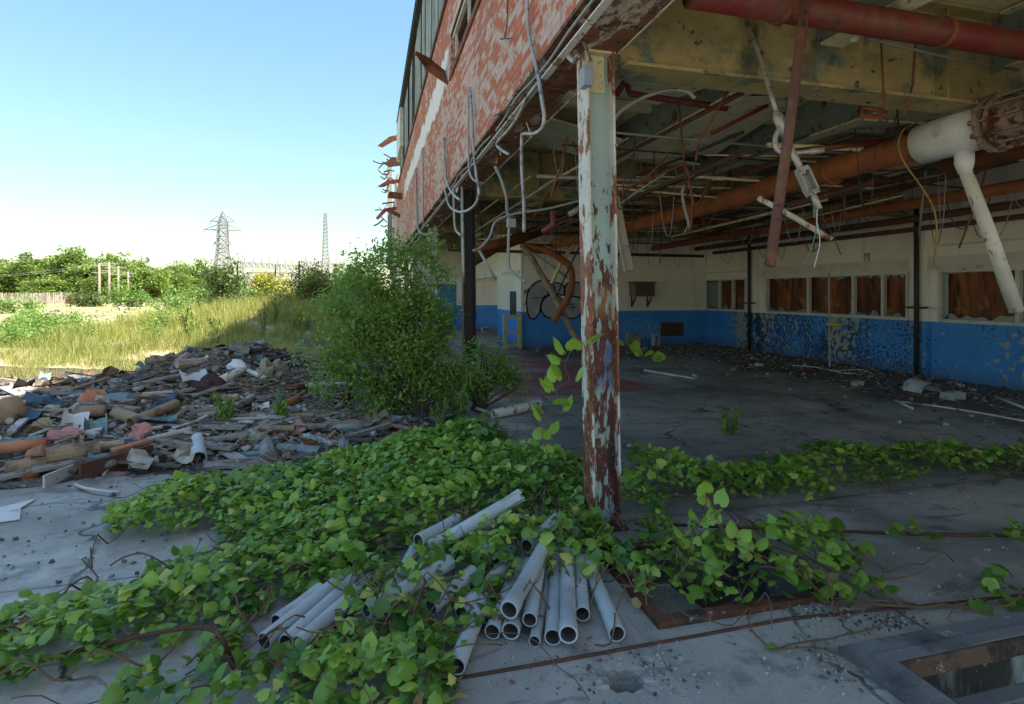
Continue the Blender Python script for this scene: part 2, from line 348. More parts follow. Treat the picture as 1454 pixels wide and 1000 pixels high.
M['colflange'] = peel('white_flange_paint', (.66, .62, .54), [((.33, .11, .05), 7, .52, .02, (1, 1, .4), (2.2, .6, .10)), ((.16, .06, .035), 13, .60, .02, (1, 1, .4), (1.6, .2, .12)), ((.5, .48, .45), 20, .6, .03)], .65, .8)

# ---------------- mesh helpers ----------------
class MB:
    def __init__(s): s.v = []; s.f = []; s.c = []
    def add(s, vs, fs, col=None):
        k = len(s.v); s.v += [tuple(v) for v in vs]; s.f += [tuple(i+k for i in f) for f in fs]
        s.c += [col or (.3, .3, .3)]*len(vs)
    def box(s, a, b, col=None, rot=None, piv=None):
        x0, y0, z0 = a; x1, y1, z1 = b
        vs = [Vector(p) for p in ((x0,y0,z0),(x1,y0,z0),(x1,y1,z0),(x0,y1,z0),(x0,y0,z1),(x1,y0,z1),(x1,y1,z1),(x0,y1,z1))]
        if rot:
            m = Euler(rot).to_matrix(); pv = Vector(piv) if piv else (Vector(a)+Vector(b))/2
            vs = [pv+m@(v-pv) for v in vs]
        s.add(vs, [(0,3,2,1),(4,5,6,7),(0,1,5,4),(1,2,6,5),(2,3,7,6),(3,0,4,7)], col); return s
    def quad(s, a, b, c, d, col=None): s.add([a,b,c,d], [(0,1,2,3)], col)
    def bar(s, p, q, w, h, col=None, up=(0,0,1)):
        """rectangular bar from p to q"""
        p, q = Vector(p), Vector(q); d = (q-p).normalized(); u = Vector(up)
        if abs(d.dot(u)) > .98: u = Vector((1,0,0))
        r = d.cross(u).normalized(); u = r.cross(d)
        vs = [e+r*sx*w/2+u*sy*h/2 for e in (p, q) for sx, sy in ((-1,-1),(1,-1),(1,1),(-1,1))]
        s.add(vs, [(3,2,1,0),(4,5,6,7),(0,1,5,4),(1,2,6,5),(2,3,7,6),(3,0,4,7)], col); return s
    def tube(s, pts, r, n=8, col=None, caps=True, hollow=0):
        pts = [Vector(p) for p in pts]; N = len(pts); rs = r if isinstance(r, (list, tuple)) else [r]*N
        u = None; rings = []
        for i, p in enumerate(pts):
            t = (pts[min(i+1, N-1)]-pts[max(i-1, 0)])
            t = t.normalized() if t.length > 1e-9 else Vector((0,0,1))
            if u is None: u = t.orthogonal().normalized()
            else:
                u = u-t*u.dot(t); u = u.normalized() if u.length > 1e-6 else t.orthogonal().normalized()
            w = t.cross(u); rings.append([p+(u*math.cos(2*math.pi*k/n)+w*math.sin(2*math.pi*k/n))*rs[i] for k in range(n)])
        vs = [v for g_ in rings for v in g_]; fs = []
        for i in range(N-1):
            for k in range(n): fs.append((i*n+k, i*n+(k+1) % n, (i+1)*n+(k+1) % n, (i+1)*n+k))
        if hollow:
            b = len(vs)
            for i in (0, N-1):
                c = pts[i]; sgn = 1 if i == 0 else -1
                dv = (pts[1]-pts[0]).normalized() if i == 0 else (pts[-2]-pts[-1]).normalized()
                inner = [c+(v-c)*(1-hollow) for v in rings[i]]; deep = [v+dv*min(.35, (pts[-1]-pts[0]).length*.4) for v in inner]
                k0 = len(vs); vs += inner+deep; o0 = i*n
                for k in range(n):
                    a, b2 = k, (k+1) % n
                    f1 = (o0+a, k0+a, k0+b2, o0+b2); f2 = (k0+a, k0+n+a, k0+n+b2, k0+b2)
                    fs += [f1, f2] if i == 0 else [f1[::-1], f2[::-1]]
                fs.append(tuple(k0+n+k for k in range(n)))
        elif caps:
            fs.append(tuple(range(n-1, -1, -1))); fs.append(tuple((N-1)*n+k for k in range(n)))
        s.add(vs, fs, col); return s
    def build(s, name, mat, parent=None, label=None, cat=None, group=None, kind=None, smooth=False, org=None):
        me = bpy.data.meshes.new(name)
        V = np.array(s.v, float).reshape(-1, 3)
        if parent is not None:
            o3 = np.array(parent['_o']) if '_o' in parent else np.zeros(3)
        elif org is not None: o3 = np.array(org, float)
        elif kind in ('structure', 'stuff'): o3 = np.zeros(3)
        else: o3 = np.array([(V[:,0].min()+V[:,0].max())/2, (V[:,1].min()+V[:,1].max())/2, V[:,2].min()])
        me.from_pydata((V-o3).tolist(), [], s.f)
        if mat: me.materials.append(M[mat] if isinstance(mat, str) else mat)
        if mat == 'debris':
            at = me.color_attributes.new('Col', 'FLOAT_COLOR', 'POINT')
            at.data.foreach_set('color', np.array([(*c, 1) for c in s.c], float).ravel())
        if smooth: me.polygons.foreach_set('use_smooth', [True]*len(me.polygons))
        me.update()
        ob = bpy.data.objects.new(name, me); COL.objects.link(ob)
        if parent is not None: ob.parent = parent; ob['_o'] = [float(q_) for q_ in o3]
        else: ob.location = o3; ob['_o'] = [float(q_) for q_ in o3]
        tag(ob, label, cat, group, kind); return ob
def tag(o, label=None, cat=None, group=None, kind=None):
    if label: o['label'] = label
    if cat: o['category'] = cat
    if group: o['group'] = group
    if kind: o['kind'] = kind
def thing(name, label, cat, loc, group=None):
    o = bpy.data.objects.new(name, None); COL.objects.link(o); o.location = loc; o['_o'] = [float(q_) for q_ in loc]; o.empty_display_size = .2
    tag(o, label, cat, group); return o
def curve(pts, n=6):
    """Catmull-Rom through points"""
    pts = [Vector(p) for p in pts]
    if len(pts) < 3: return pts
    q = [pts[0]*2-pts[1]]+pts+[pts[-1]*2-pts[-2]]; out = []
    for i in range(1, len(q)-2):
        for k in range(n):
            t = k/n; a, b, c, d = q[i-1], q[i], q[i+1], q[i+2]
            out.append(.5*((2*b)+(c-a)*t+(2*a-5*b+4*c-d)*t*t+(3*b-a-3*c+d)*t**3))
    out.append(pts[-1]); return out
def rod(name, pts, r, mat, label, cat, group=None, n=8, sm=True, cv=False, hollow=0):
    mb = MB(); mb.tube(curve(pts) if cv else pts, r, n, hollow=hollow); return mb.build(name, mat, None, label, cat, group, smooth=sm)
def shade_flatcaps(o): pass

def rotmats(yaw, pitch, roll):
    cy, sy = np.cos(yaw), np.sin(yaw); cp, sp = np.cos(pitch), np.sin(pitch); cr, sr = np.cos(roll), np.sin(roll)
    n = len(yaw); Rz = np.zeros((n,3,3)); Rz[:,0,0]=cy; Rz[:,0,1]=-sy; Rz[:,1,0]=sy; Rz[:,1,1]=cy; Rz[:,2,2]=1
    Ry = np.zeros((n,3,3)); Ry[:,0,0]=cp; Ry[:,0,2]=-sp; Ry[:,2,0]=sp; Ry[:,2,2]=cp; Ry[:,1,1]=1
    Rx = np.zeros((n,3,3)); Rx[:,0,0]=1; Rx[:,1,1]=cr; Rx[:,1,2]=-sr; Rx[:,2,1]=sr; Rx[:,2,2]=cr
    return Rz@Ry@Rx
def scatter(name, tv, tf, Rm, pos, sc, tint, mat, parent=None, smooth=True, label=None, cat=None, group=None, kind=None, org=None):
    """one mesh of many small leaves or blades; tv (k,3), tf (m,3) triangles"""
    tv = np.asarray(tv, float); tf = np.asarray(tf, int); n, k = len(pos), len(tv)
    sc = np.asarray(sc, float)
    if sc.ndim == 1: sc = np.repeat(sc[:,None], 3, 1)
    V = np.einsum('nij,nkj->nki', Rm, tv[None]*sc[:,None,:])+pos[:,None,:]
    V = V.reshape(-1,3); Fc = (tf[None]+np.arange(n)[:,None,None]*k).reshape(-1,3)
    o3 = np.array(parent['_o']) if parent is not None and '_o' in parent else (np.array(org) if org is not None else np.zeros(3))
    me = bpy.data.meshes.new(name); me.vertices.add(len(V)); me.vertices.foreach_set('co', (V-o3).ravel())
    me.loops.add(Fc.size); me.loops.foreach_set('vertex_index', Fc.ravel())
    me.polygons.add(len(Fc)); me.polygons.foreach_set('loop_start', np.arange(len(Fc))*3); me.polygons.foreach_set('loop_total', np.full(len(Fc), 3))
    if smooth: me.polygons.foreach_set('use_smooth', np.ones(len(Fc), bool))
    at = me.attributes.new('tint', 'FLOAT', 'POINT'); at.data.foreach_set('value', np.repeat(np.clip(tint, 0, 1), k))
    me.materials.append(M[mat]); me.update(calc_edges=True)
    ob = bpy.data.objects.new(name, me); COL.objects.link(ob); ob['_o'] = [float(q_) for q_ in o3]
    if parent is not None: ob.parent = parent
    else: ob.location = o3
    tag(ob, label, cat, group, kind); return ob

HEART_V = [(0,0,0),(.5,0,.05),(1.0,0,-.16), (-.15,.22,-.02),(-.02,.47,-.10),(.34,.56,-.15),(.64,.42,-.11),(.84,.17,-.12), (-.15,-.22,-.02),(-.02,-.47,-.10),(.34,-.56,-.15),(.64,-.42,-.11),(.84,-.17,-.12)]
HEART_F = [(0,4,3),(0,5,4),(0,1,5),(1,6,5),(1,7,6),(1,2,7),(0,8,9),(0,9,10),(0,10,1),(1,10,11),(1,11,12),(1,12,2)]
OVAL_V = [(0,0,0),(.35,.22,.03),(.35,-.22,.03),(.72,.17,0),(.72,-.17,0),(1,0,-.06),(.4,0,-.02)]
OVAL_F = [(0,6,1),(0,2,6),(6,3,1),(6,2,4),(6,5,3),(6,4,5)]
LOBE_V = [(0,0,0),(.45,0,.04),(1.0,0,-.14),(-.15,.22,-.05),(.12,.38,-.1),(.22,.62,-.2),(.45,.34,-.05),(.72,.28,-.12),(-.15,-.22,-.05),(.12,-.38,-.1),(.22,-.62,-.2),(.45,-.34,-.05),(.72,-.22,-.12)]
LOBE_F = [(0,4,3),(0,1,4),(4,6,5),(1,6,4),(1,7,6),(1,2,7),(0,8,9),(0,9,1),(9,10,11),(1,9,11),(1,11,12),(1,12,2)]
WITH_V = [(0,0,0),(.4,0,.16),(.9,.05,-.3),(.0,.34,.14),(.42,.42,.26),(.7,.16,.1),(.05,-.3,.2),(.5,-.36,.1),(.75,-.2,.22)]
WITH_F = [(0,1,3),(1,4,3),(1,5,4),(1,2,5),(0,6,1),(1,6,7),(1,7,8),(1,8,2)]
DIA_V = [(0,0,0),(.45,.30,.05),(1,0,-.08),(.5,-.30,.05)]; DIA_F = [(0,2,1),(0,3,2)]
BLADE_V = [(-.5,0,0),(.5,0,0),(.32,.10,.55),(-.32,.10,.55),(0,.38,1)]; BLADE_F = [(0,1,2),(0,2,3),(3,2,4)]

def inpoly(x, y, poly):
    ins = np.zeros(len(x), bool); n = len(poly)
    for i in range(n):
        x1, y1 = poly[i]; x2, y2 = poly[(i+1) % n]
        c = ((y1 > y) != (y2 > y)) & (x < (x2-x1)*(y-y1)/((y2-y1)+1e-12)+x1); ins ^= c
    return ins
def edgedist(x, y, poly):
    d = np.full(len(x), 1e9); n = len(poly)
    for i in range(n):
        a = np.array(poly[i]); b = np.array(poly[(i+1) % n]); ab = b-a
        t = np.clip(((x-a[0])*ab[0]+(y-a[1])*ab[1])/(ab@ab+1e-9), 0, 1)
        d = np.minimum(d, np.hypot(x-a[0]-t*ab[0], y-a[1]-t*ab[1]))
    return d

# ---------------- ground ----------------
def heap(x, y):
    h = 0
    for cx, cy, sx, sy, a in ((-2.25,9.9,1.5,1.3,.62),(-1.9,9.6,1.0,.9,.58),(-2.9,8.3,1.6,1.1,.34),(-4.6,8.4,1.8,1.0,.36),(-.75,8.6,1.4,1.1,.2),(-6.5,9.2,2,1.2,.4),(-4.0,10.2,2.0,1.0,.40),(-.2,11.5,1.6,1.8,.3),(-3.6,6.9,1.6,.7,.14),(-1.2,6.9,1.6,.6,.10)):
        h = h+a*np.exp(-((x-cx)/sx)**2-((y-cy)/sy)**2)
    return .55*h*sstep(5.6, 6.6, y)*(.8+.4*vnoise(x, y, 1.7, 3))
def terr(x, y):
    x = np.asarray(x, float); y = np.asarray(y, float)
    m = sstep(10.5, 25, y)*sstep(-10, -3.4, x)*sstep(75, 45, y)*1.25
    m = m*(.75+.5*vnoise(x, y, .16, 2))+.16*fbm(x, y, .7, 3, 4)*sstep(9, 14, y)
    left = sstep(-5, -9, x)*sstep(9, 12, y)*sstep(30, 18, y)*(.75*fbm(x, y, .35, 3, 8))
    far = sstep(30, 60, y)*.25*vnoise(x, y, .08, 6)
    z = -.06+m+left*.8+far+heap(x, y)*sstep(6, 8, y)
    inside = (x > 1.2) & (y < 30) & (x < 24) | ((y < 7.0) & (x > -16))
    return np.where(inside, -1.3, z)
xs = np.unique(np.concatenate([np.linspace(-900,-60,22), np.linspace(-60,-14,60), np.linspace(-14,3,115), np.linspace(3,60,24), np.linspace(60,900,18)]))
ys = np.unique(np.concatenate([np.linspace(-200,5,14), np.linspace(5,34,160), np.linspace(34,110,70), np.linspace(110,1500,30)]))
Xg, Yg = np.meshgrid(xs, ys); Zg = terr(Xg, Yg)
nx, ny = len(xs), len(ys); mb = MB()
mb.v = [tuple(p) for p in np.stack([Xg.ravel(), Yg.ravel(), Zg.ravel()], 1)]
mb.f = [(j*nx+i, j*nx+i+1, (j+1)*nx+i+1, (j+1)*nx+i) for j in range(ny-1) for i in range(nx-1)]
mb.build('ground', 'field', kind='structure', smooth=True)

# slab pieces with real openings
PITX, PITY = 2.27, 2.0; FX0, FX1, FY0, FY1 = 1.47, 2.46, 2.56, 3.28; HX, HYY = 1.15, 2.12
hp = PZ(888, 968); HX, HYY = hp.x, hp.y
def slab(name, mat, xc, yc, holes, z=0.0):
    mb = MB()
    for i in range(len(xc)-1):
        for j in range(len(yc)-1):
            cx, cy = (xc[i]+xc[i+1])/2, (yc[j]+yc[j+1])/2
            if any(a < cx < b and c < cy < d for a, b, c, d in holes): continue
            mb.quad((xc[i],yc[j],z),(xc[i+1],yc[j],z),(xc[i+1],yc[j+1],z),(xc[i],yc[j+1],z))
    return mb
hs = .16
ho = (HX-hs, HX+hs, HYY-hs, HYY+hs)
SPL = 1.30
mb = slab('pavement', 'pavement', [-18, ho[0], ho[1], SPL], sorted([-26, ho[2], ho[3], 7.6]), [ho] if ho[1] < SPL else [])  # unseen stretch behind the camera, sunlit like the floor beside it
# ragged hole broken through the slab
def ragged(mb, cx, cy, h, r):
    N = 24; out = []; inn = []
    for k in range(N):
        a = 2*math.pi*k/N; c, s_ = math.cos(a), math.sin(a); m_ = h/max(abs(c), abs(s_)); out.append((cx+c*m_, cy+s_*m_, 0))
        rr = r*(.8+.4*random.random()); inn.append((cx+c*rr*1.2, cy+s_*rr*.85, -.012*random.random()))
    dn = [(x+(cx-x)*.15, y+(cy-y)*.15, -.28) for x, y, _ in inn]
    fs = [(k, (k+1) % N, N+(k+1) % N, N+k) for k in range(N)]+[(N+k, N+(k+1) % N, 2*N+(k+1) % N, 2*N+k) for k in range(N)]+[tuple(range(2*N, 3*N))]
    mb.add(out+inn+dn, fs)
ragged(mb, HX, HYY, hs, .075)
mb.box((-18, 7.6, -.3), (SPL, 7.62, -.002))
mb.build('pavement', 'pavement', kind='structure')
X2 = sorted([SPL, FX0, FX1, PITX, 6.5, 24]); Y2 = sorted([-26, -1.5, PITY, FY0, FY1, 26.0])  # floor extended unseen behind the camera to bounce sunlight into the hall
mb = slab('floor', 'floor', X2, Y2, [(FX0, FX1, FY0, FY1), (PITX, 6.5, -1.5, PITY)])
mb.build('floor', 'floor', kind='structure')

# pit with stepped painted walls
t = thing('service_pit', 'open rectangular pit with stepped peeling walls and dark concrete curb', 'pit', (4.3, .2, 0))
mb = MB()
mb.box((PITX, PITY-.025, -.20), (6.5, PITY-.003, -.012)); mb.box((PITX, PITY-.09, -1.0), (6.5, PITY-.07, -.22)); mb.box((PITX+.003, -1.5, -.20), (PITX+.025, PITY-.025, -.012))
mb.box((PITX+.07, -1.5, -1.0), (PITX+.09, PITY-.09, -.22)); mb.build('pit_wall', 'pitwall', t)
mb = MB(); mb.box((PITX+.003, PITY-.10, -.218), (6.5, PITY-.003, -.201)); mb.box((PITX+.003, -1.5, -.218), (PITX+.09, PITY-.10, -.201)); mb.build('ledge', 'curb', t)
mb = MB(); mb.box((PITX, -1.5, -1.02), (6.5, PITY-.1, -1.0)); mb.build('pit_bottom', 'soil', t)
mb = MB()
mb.box((PITX-.13, PITY+.002, -.05), (6.5, PITY+.13, .030)); mb.box((PITX-.13, -1.5, -.05), (PITX-.002, PITY+.002, .030))
mb.box((PITX-.035, PITY-.03, -.02), (6.5, PITY+.03, .040)); mb.box((PITX-.03, -1.5, -.02), (PITX+.03, PITY-.03, .040))
mb.build('curb', 'curb', t)
mb = MB(); mb.box((PITX+.03, PITY-.045, -.05), (6.5, PITY-.031, .034)); mb.box((PITX+.031, -1.5, -.05), (PITX+.045, PITY-.045, .034)); mb.build('edge_angle', 'pitlip', t)
# footing recess with rusty frame
t = thing('footing_recess', 'square floor recess edged with rusted steel angle beside the near column', 'recess', (1.95, 2.9, 0))
mb = MB(); z0, z1 = -.02, .035; w = .06
mb.box((FX0-w, FY0-w, z0), (FX1+w, FY0, z1)); mb.box((FX0-w, FY1, z0), (FX1+w, FY1+w, z1)); mb.box((FX0-w, FY0, z0), (FX0, FY1, z1)); mb.box((FX1, FY0, z0), (FX1+w, FY1, z1))
mb.build('frame', peel('rusted_frame_angle', (.15, .055, .03), [((.05,.04,.035), 6, .46, .1), ((.5,.47,.43), 9, .63, .04)], .9), t)
mb = MB(); mb.box((FX0, FY0, -.26), (FX1, FY0+.01, z0)); mb.box((FX0, FY1-.01, -.26), (FX1, FY1, z0)); mb.box((FX0, FY0+.01, -.26), (FX0+.01, FY1-.01, z0)); mb.box((FX1-.01, FY0+.01, -.26), (FX1, FY1-.01, z0))
mb.build('side', 'curb', t); mb = MB(); mb.box((FX0, FY0, -.28), (FX1, FY1, -.26)); mb.build('bottom', 'soil', t)
mb = MB(); mb.box((FX0+.1, FY0+.25, -.258), (FX0+.42, FY0+.6, -.16), rot=(0,.1,.2)); mb.build('footing_block', 'concblock', t)

# rusty rail strips set in the floor
rod('floor_strip', [(.30,2.405,.0),(.8,2.40,.003),(1.5,2.405,.001),(2.1,2.41,.003),(2.9,2.33,.0),(3.9,2.24,.002)], .010, 'rustdark', 'rusted steel strip set across the near concrete floor', 'steel strip', n=6)
rod('floor_strip', [PZ(950,745,.01), PZ(1130,752,.01), PZ(1290,758,.01), PZ(1500,762,.01)], .012, 'rustdark', 'thin dark strip in the floor joint with vine shoots behind the footing recess', 'steel strip', n=6)
mb = MB(); mb.tube(curve([PZ(1165,856,.015), PZ(1230,858,.03), PZ(1330,862,.02), PZ(1400,852,.015)]), .008, 6); mb.tube(curve([PZ(1180,850,.02), PZ(1240,852,.04), PZ(1300,858,.015)]), .006, 6)
mb.build('dead_stem', 'stem', None, 'dead brown vine stems lying along the floor joint near the pit', 'stem', smooth=True)

# ---------------- the factory building ----------------
B = thing('factory_building', 'derelict brick factory wing, open at the side, with blue and white inner walls', 'building', (6, 12, 0))
FXo, FXi = 1.38, 1.62      # outer and inner face of the brick wall
YN, YF = -1.2, 29.5  # unseen near end cut short so sky and sunlit ground brighten the hall
# brick wall with a strip window opening
WZ0, WZ1, WY1 = 5.52, 6.22, 9.65
mb = MB()
BT = 7.15
mb.box((FXo, YN, 3.62), (FXi, YF, WZ0)); mb.box((FXo, WY1, WZ0), (FXi, YF, WZ1)); mb.box((FXo, YN, WZ1), (FXi, YF, BT))
# ragged broken end
for k in range(26):
    z = 3.6+k*.137; L = random.uniform(.05, .7)
    mb.box((FXo+.01, YF, z), (FXi-.01, YF+L, z+.135))
mb.build('brick_wall', 'brick', B)
# rust stain beneath the strip window is a sill of bare steel
mb = MB(); mb.box((FXo-.03, YN, WZ0-.09), (FXo+.10, WY1, WZ0+.012)); mb.build('sill', 'rust', B)
wf = MB(); wf.box((FXo+.03, YN, WZ1-.06), (FXo+.09, WY1, WZ1-.002)); wf.box((FXo-.02, YN, WZ1-.0), (FXo+.02, WY1, WZ1+.05))
for y in np.arange(YN+.6, WY1, 1.25): wf.box((FXo+.05, y, WZ0+.012), (FXo+.09, y+.04, WZ1-.06))
win = wf.build('strip_window', 'whitetrim', B)
mb = MB(); mb.box((FXo+.16, YN, WZ0+.02), (FXo+.17, WY1, WZ1-.01)); mb.build('recess_dark_sheet', peel('painted_recess_dark', (.02, .022, .025), [((.1,.1,.1), 4, .6, .1)], .3), win)  # dark sheet painted in for the shade inside the window opening
# clerestory siding: corrugated sheets, a few missing, with dark gaps
mb = MB(); y = YN; ZT = 9.86
while y < 27.2:
    wpan = random.uniform(.75, 1.1); gap = random.random() < .13
    if not gap:
        n_ = 12; off = random.uniform(-.01, .03); zt = ZT-.05-random.random()*.03; zb = BT+.01+random.choice([0, 0, .03, .12])
        vs = []
        for i in range(n_*2+1):
            yy = y+wpan*i/(n_*2); xx = FXo+.05+off+(.014 if i % 2 else -.014); vs += [(xx, yy, zb), (xx, yy, zt)]
        mb.add(vs, [(2*i, 2*i+1, 2*i+3, 2*i+2) for i in range(n_*2)])
    y += wpan+.01
mb.build('siding', 'siding', B)
mb = MB(); mb.box((FXo+.12, YN, BT), (FXo+.16, YF-2, ZT-.02))
for yy in np.arange(YN+.4, 27, 2.75): mb.box((FXo+.02, yy, BT), (FXo+.11, yy+.09, ZT-.03))
mb.build('siding_backing', 'black', B)
mb = MB(); mb.box((FXo-.10, YN, ZT), (FXi+.2, 27.3, ZT+.10)); mb.box((FXo-.13, YN, ZT+.10), (FXi+.3, 27.3, ZT+.14)); mb.build('roof_edge', 'black', B)
mb = MB(); mb.box((FXo-.1, 24.6, 8.15), (FXo+.5, 27.6, 10.02)); mb.build('white_end_panel', 'whitetrim', B)
mb = MB(); mb.box((FXo-.04, YN, BT-.09), (FXo+.02, 27.5, BT+.008)); mb.build('drip_flashing', 'rustdark', B)
mb = MB(); mb.box((FXi+.3, YN, ZT-.15), (12.2, 27.3, ZT)); mb.build('upper_roof', 'deck', B)
# plaster end wall further back
mb = MB(); mb.box((FXo+.05, YF+.75, 0), (FXi+.1, 38, 7.3)); mb.box((FXo, 33.5, 0), (FXo+.05, 34.1, 7.0)); mb.box((FXo+.07, 31, 7.3), (FXi, 34, 8.3)); mb.build('plaster_wall', 'plaster', B)
# lintel beam: rusty I section along the facade
ZL0, ZL1 = 3.44, 3.62
mb = MB(); mb.box((FXo+.04, YN, ZL1-.02), (FXi+.14, YF, ZL1-.002)); mb.box((FXo+.02, YN, ZL0), (FXi+.12, YF, ZL0+.018)); mb.box((FXo+.15, YN, ZL0+.018), (FXo+.165, YF, ZL1-.02))
mb.box((FXo-.03, YN, ZL1-.015), (FXo+.04, YF, ZL1+.02))
for k, yy in enumerate(np.arange(YN+.5, YF, .85)): mb.box((FXo+.02, yy, ZL0+.018), (FXo+.15, yy+.012, ZL1-.02))
mb.build('lintel_beam', peel('rusty_lintel', (.22, .09, .045), [((.52, .45, .36), 4.5, .52, .04, (1, .3, 1)), ((.07, .035, .025), 9, .52, .08), ((.40, .17, .07), 3, .58, .1)], .85, .8), B)
mb = MB(); mb.box((FXi+.14, YN, ZL0+.02), (FXi+.16, YF, 4.25)); mb.build('inner_fascia', 'olive2', B)
mb = MB(); mb.box((FXo-.035, YN, ZL0-.004), (FXo+.02, YF, ZL0+.008)); mb.box((FXi+.12, YN, ZL0-.006), (FXi+.128, YF, ZL0+.05)); mb.build('lintel_edge', 'whitepeel', B)
# columns (H section)
COLY = [-1.0, 3.75, 9.25, 14.75, 20.25, 25.75]
def column(i, yc):
    xc = 1.63; hw, hd, tf = .107, .098, .015
    lean = .045 if i == 1 else (.03 if i == 2 else 0)
    def bx(mb, a, b): 
        mb.box(a, b)
        for k in range(len(mb.v)-8, len(mb.v)):
            x, y, z = mb.v[k]; mb.v[k] = (x-lean*(z-1.7)/1.8*.7, y, z)
    zt = ZL0-.002
    web, fl, rest = ('colweb', 'colflange', 'colflange') if i != 2 else ('black', 'black', 'black')
    if i > 2: web = fl = 'whitetrim'
    # wavy, slightly eaten flange edges
    mb = MB(); bx(mb, (xc-hw+tf, yc-.006, .012), (xc+hw-tf, yc+.006, zt)); c = mb.build('column', web, B)
    for sx in (-1, 1):
        mb = MB(); N = 60; vs = []
        for k in range(N+1):
            z = .012+(zt-.012)*k/N; e = (.012*random.random()*(1 if random.random() < .35 else .2)) if z < 1.6 else .002*random.random()
            xo = -lean*(z-1.7)/1.8*.7
            xa, xb = (xc-hw, xc-hw+tf) if sx < 0 else (xc+hw-tf, xc+hw)
            vs += [(xa+xo, yc-hd+e, z), (xb+xo, yc-hd+e, z), (xb+xo, yc+hd-e, z), (xa+xo, yc+hd-e, z)]
        fs = [(3,2,1,0), tuple(4*N+q for q in range(4))]
        for k in range(N):
            for q in range(4): fs.append((4*k+q, 4*k+(q+1) % 4, 4*k+4+(q+1) % 4, 4*k+4+q))
        mb.add(vs, fs); mb.build('flange', fl, c)
    if i == 1:
        mb = MB(); bx(mb, (xc-.075, yc-.02, 3.16), (xc+.06, yc-.008, 3.43))
        for zz in (3.2, 3.29, 3.38):
            for xx in (-.05, .03): mb.tube([(xc+xx-.027, yc-.032, zz), (xc+xx-.027, yc-.018, zz)], .012, 6)
        mb.build('bolted_plate', 'olive2', c)
        mb = MB(); bx(mb, (xc-.1, yc-.09, 3.425), (xc+.12, yc+.1, 3.44)); mb.build('cap_plate', 'olive2', c)
    if i == 2:
        mb = MB()
        for zz, h in ((.15, .25), (1.55, .12), (.9, .1)): bx(mb, (xc-hw-.003, yc-hd-.004, zz), (xc-hw+tf+.003, yc-hd+.03, zz+h)); bx(mb, (xc+hw-tf-.003, yc-hd-.004, zz-.2), (xc+hw+.003, yc-hd+.02, zz+h+.2))
        mb.build('rust_scab', 'rust', c)
    mb = MB(); mb.box((xc-.17, yc-.15, 0.0), (xc+.17, yc+.15, .012)); mb.build('base_plate', 'rustdark', c)
for i, y in enumerate(COLY): column(i, y)
# girders across the hall
XR = 11.0
for k, y in enumerate(COLY):
    zb, zt = 3.34, 4.18; mb = MB(); x0 = 1.79
    mb.box((x0, y-.009, zb+.025), (XR, y+.009, zt-.025)); mb.box((x0, y-.14, zb), (XR, y+.14, zb+.025)); mb.box((x0, y-.14, zt-.025), (XR, y+.14, zt))
    for xx in np.arange(2.9, 11, 1.9): mb.box((xx, y-.12, zb+.025), (xx+.014, y-.009, zt-.025))
    mb.build('girder', 'olive', B)
# joists running the length, with tapered haunches
JX = [3.55, 5.45, 7.35, 9.25]
ys_ = [-1.2]+COLY+[26.0]
for x in JX:
    for a, b in zip(ys_[:-1], ys_[1:]):
        mb = MB(); z0, z1 = 3.66, 4.165
        mb.box((x-.007, a+.02, z0+.018), (x+.007, b-.02, z1-.018)); jw = mb.build('joist', 'joistweb', B); mb = MB(); mb.box((x-.10, a+.15, z0), (x+.10, b-.15, z0+.018)); mb.box((x-.10, a+.15, z1-.018), (x+.10, b-.15, z1))
        mb.build('flange', 'olive2', jw)
mb = MB()
for a, b in zip(ys_[:-1], ys_[1:]):
    n_ = max(2, int(round((b-a)/1.375)))
    for k in range(1, n_):
        y = a+(b-a)*k/n_
        mb.box((1.79, y-.05, 4.05), (XR, y+.05, 4.17))
mb.build('cross_battens', 'olive2', B)
# roof deck as slabs, some sagging
dk = MB(); xx_ = [1.64]+JX+[XR+.3]
for i in range(5):
    for a, b in zip(ys_[:-1], ys_[1:]):
        dk.box((xx_[i]+.005, a+.005, 4.19), (xx_[i+1]-.005, b-.005, 4.33))
dk.build('roof_deck', 'deck', B)
M['cream'] = peel('cream_ceiling_panel', (.78, .74, .50), [((.62,.45,.22), 2.4, .54, .1), ((.25,.18,.10), 6, .62, .05)], .85, .4)
for (x, y, w, l, rx, ry, z) in ((2.7,5.2,1.3,1.6,.16,.12,3.93),(6.4,8.0,1.5,1.6,.2,.0,3.93),(8.3,10.9,1.5,1.6,-.12,.0,3.93),(4.5,8.3,1.3,1.0,.2,.1,3.93),(4.5,6.6,1.4,1.9,-.14,-.10,3.92),(2.7,7.6,1.4,1.3,.05,.2,3.98),(6.4,5.6,1.5,1.8,.12,-.05,3.95),(4.5,11.0,1.5,1.9,-.12,.1,3.93),(6.4,12.0,1.5,1.6,.1,.1,3.95),(2.7,12.0,1.5,1.6,.14,0,3.95),(8.3,7.0,1.5,1.7,-.1,.1,3.94)):
    mb = MB(); mb.box((x-w/2, y-l/2, z-.012), (x+w/2, y+l/2, z+.012), rot=(rx, ry, 0)); mb.build('sagging_panel', 'cream', B)

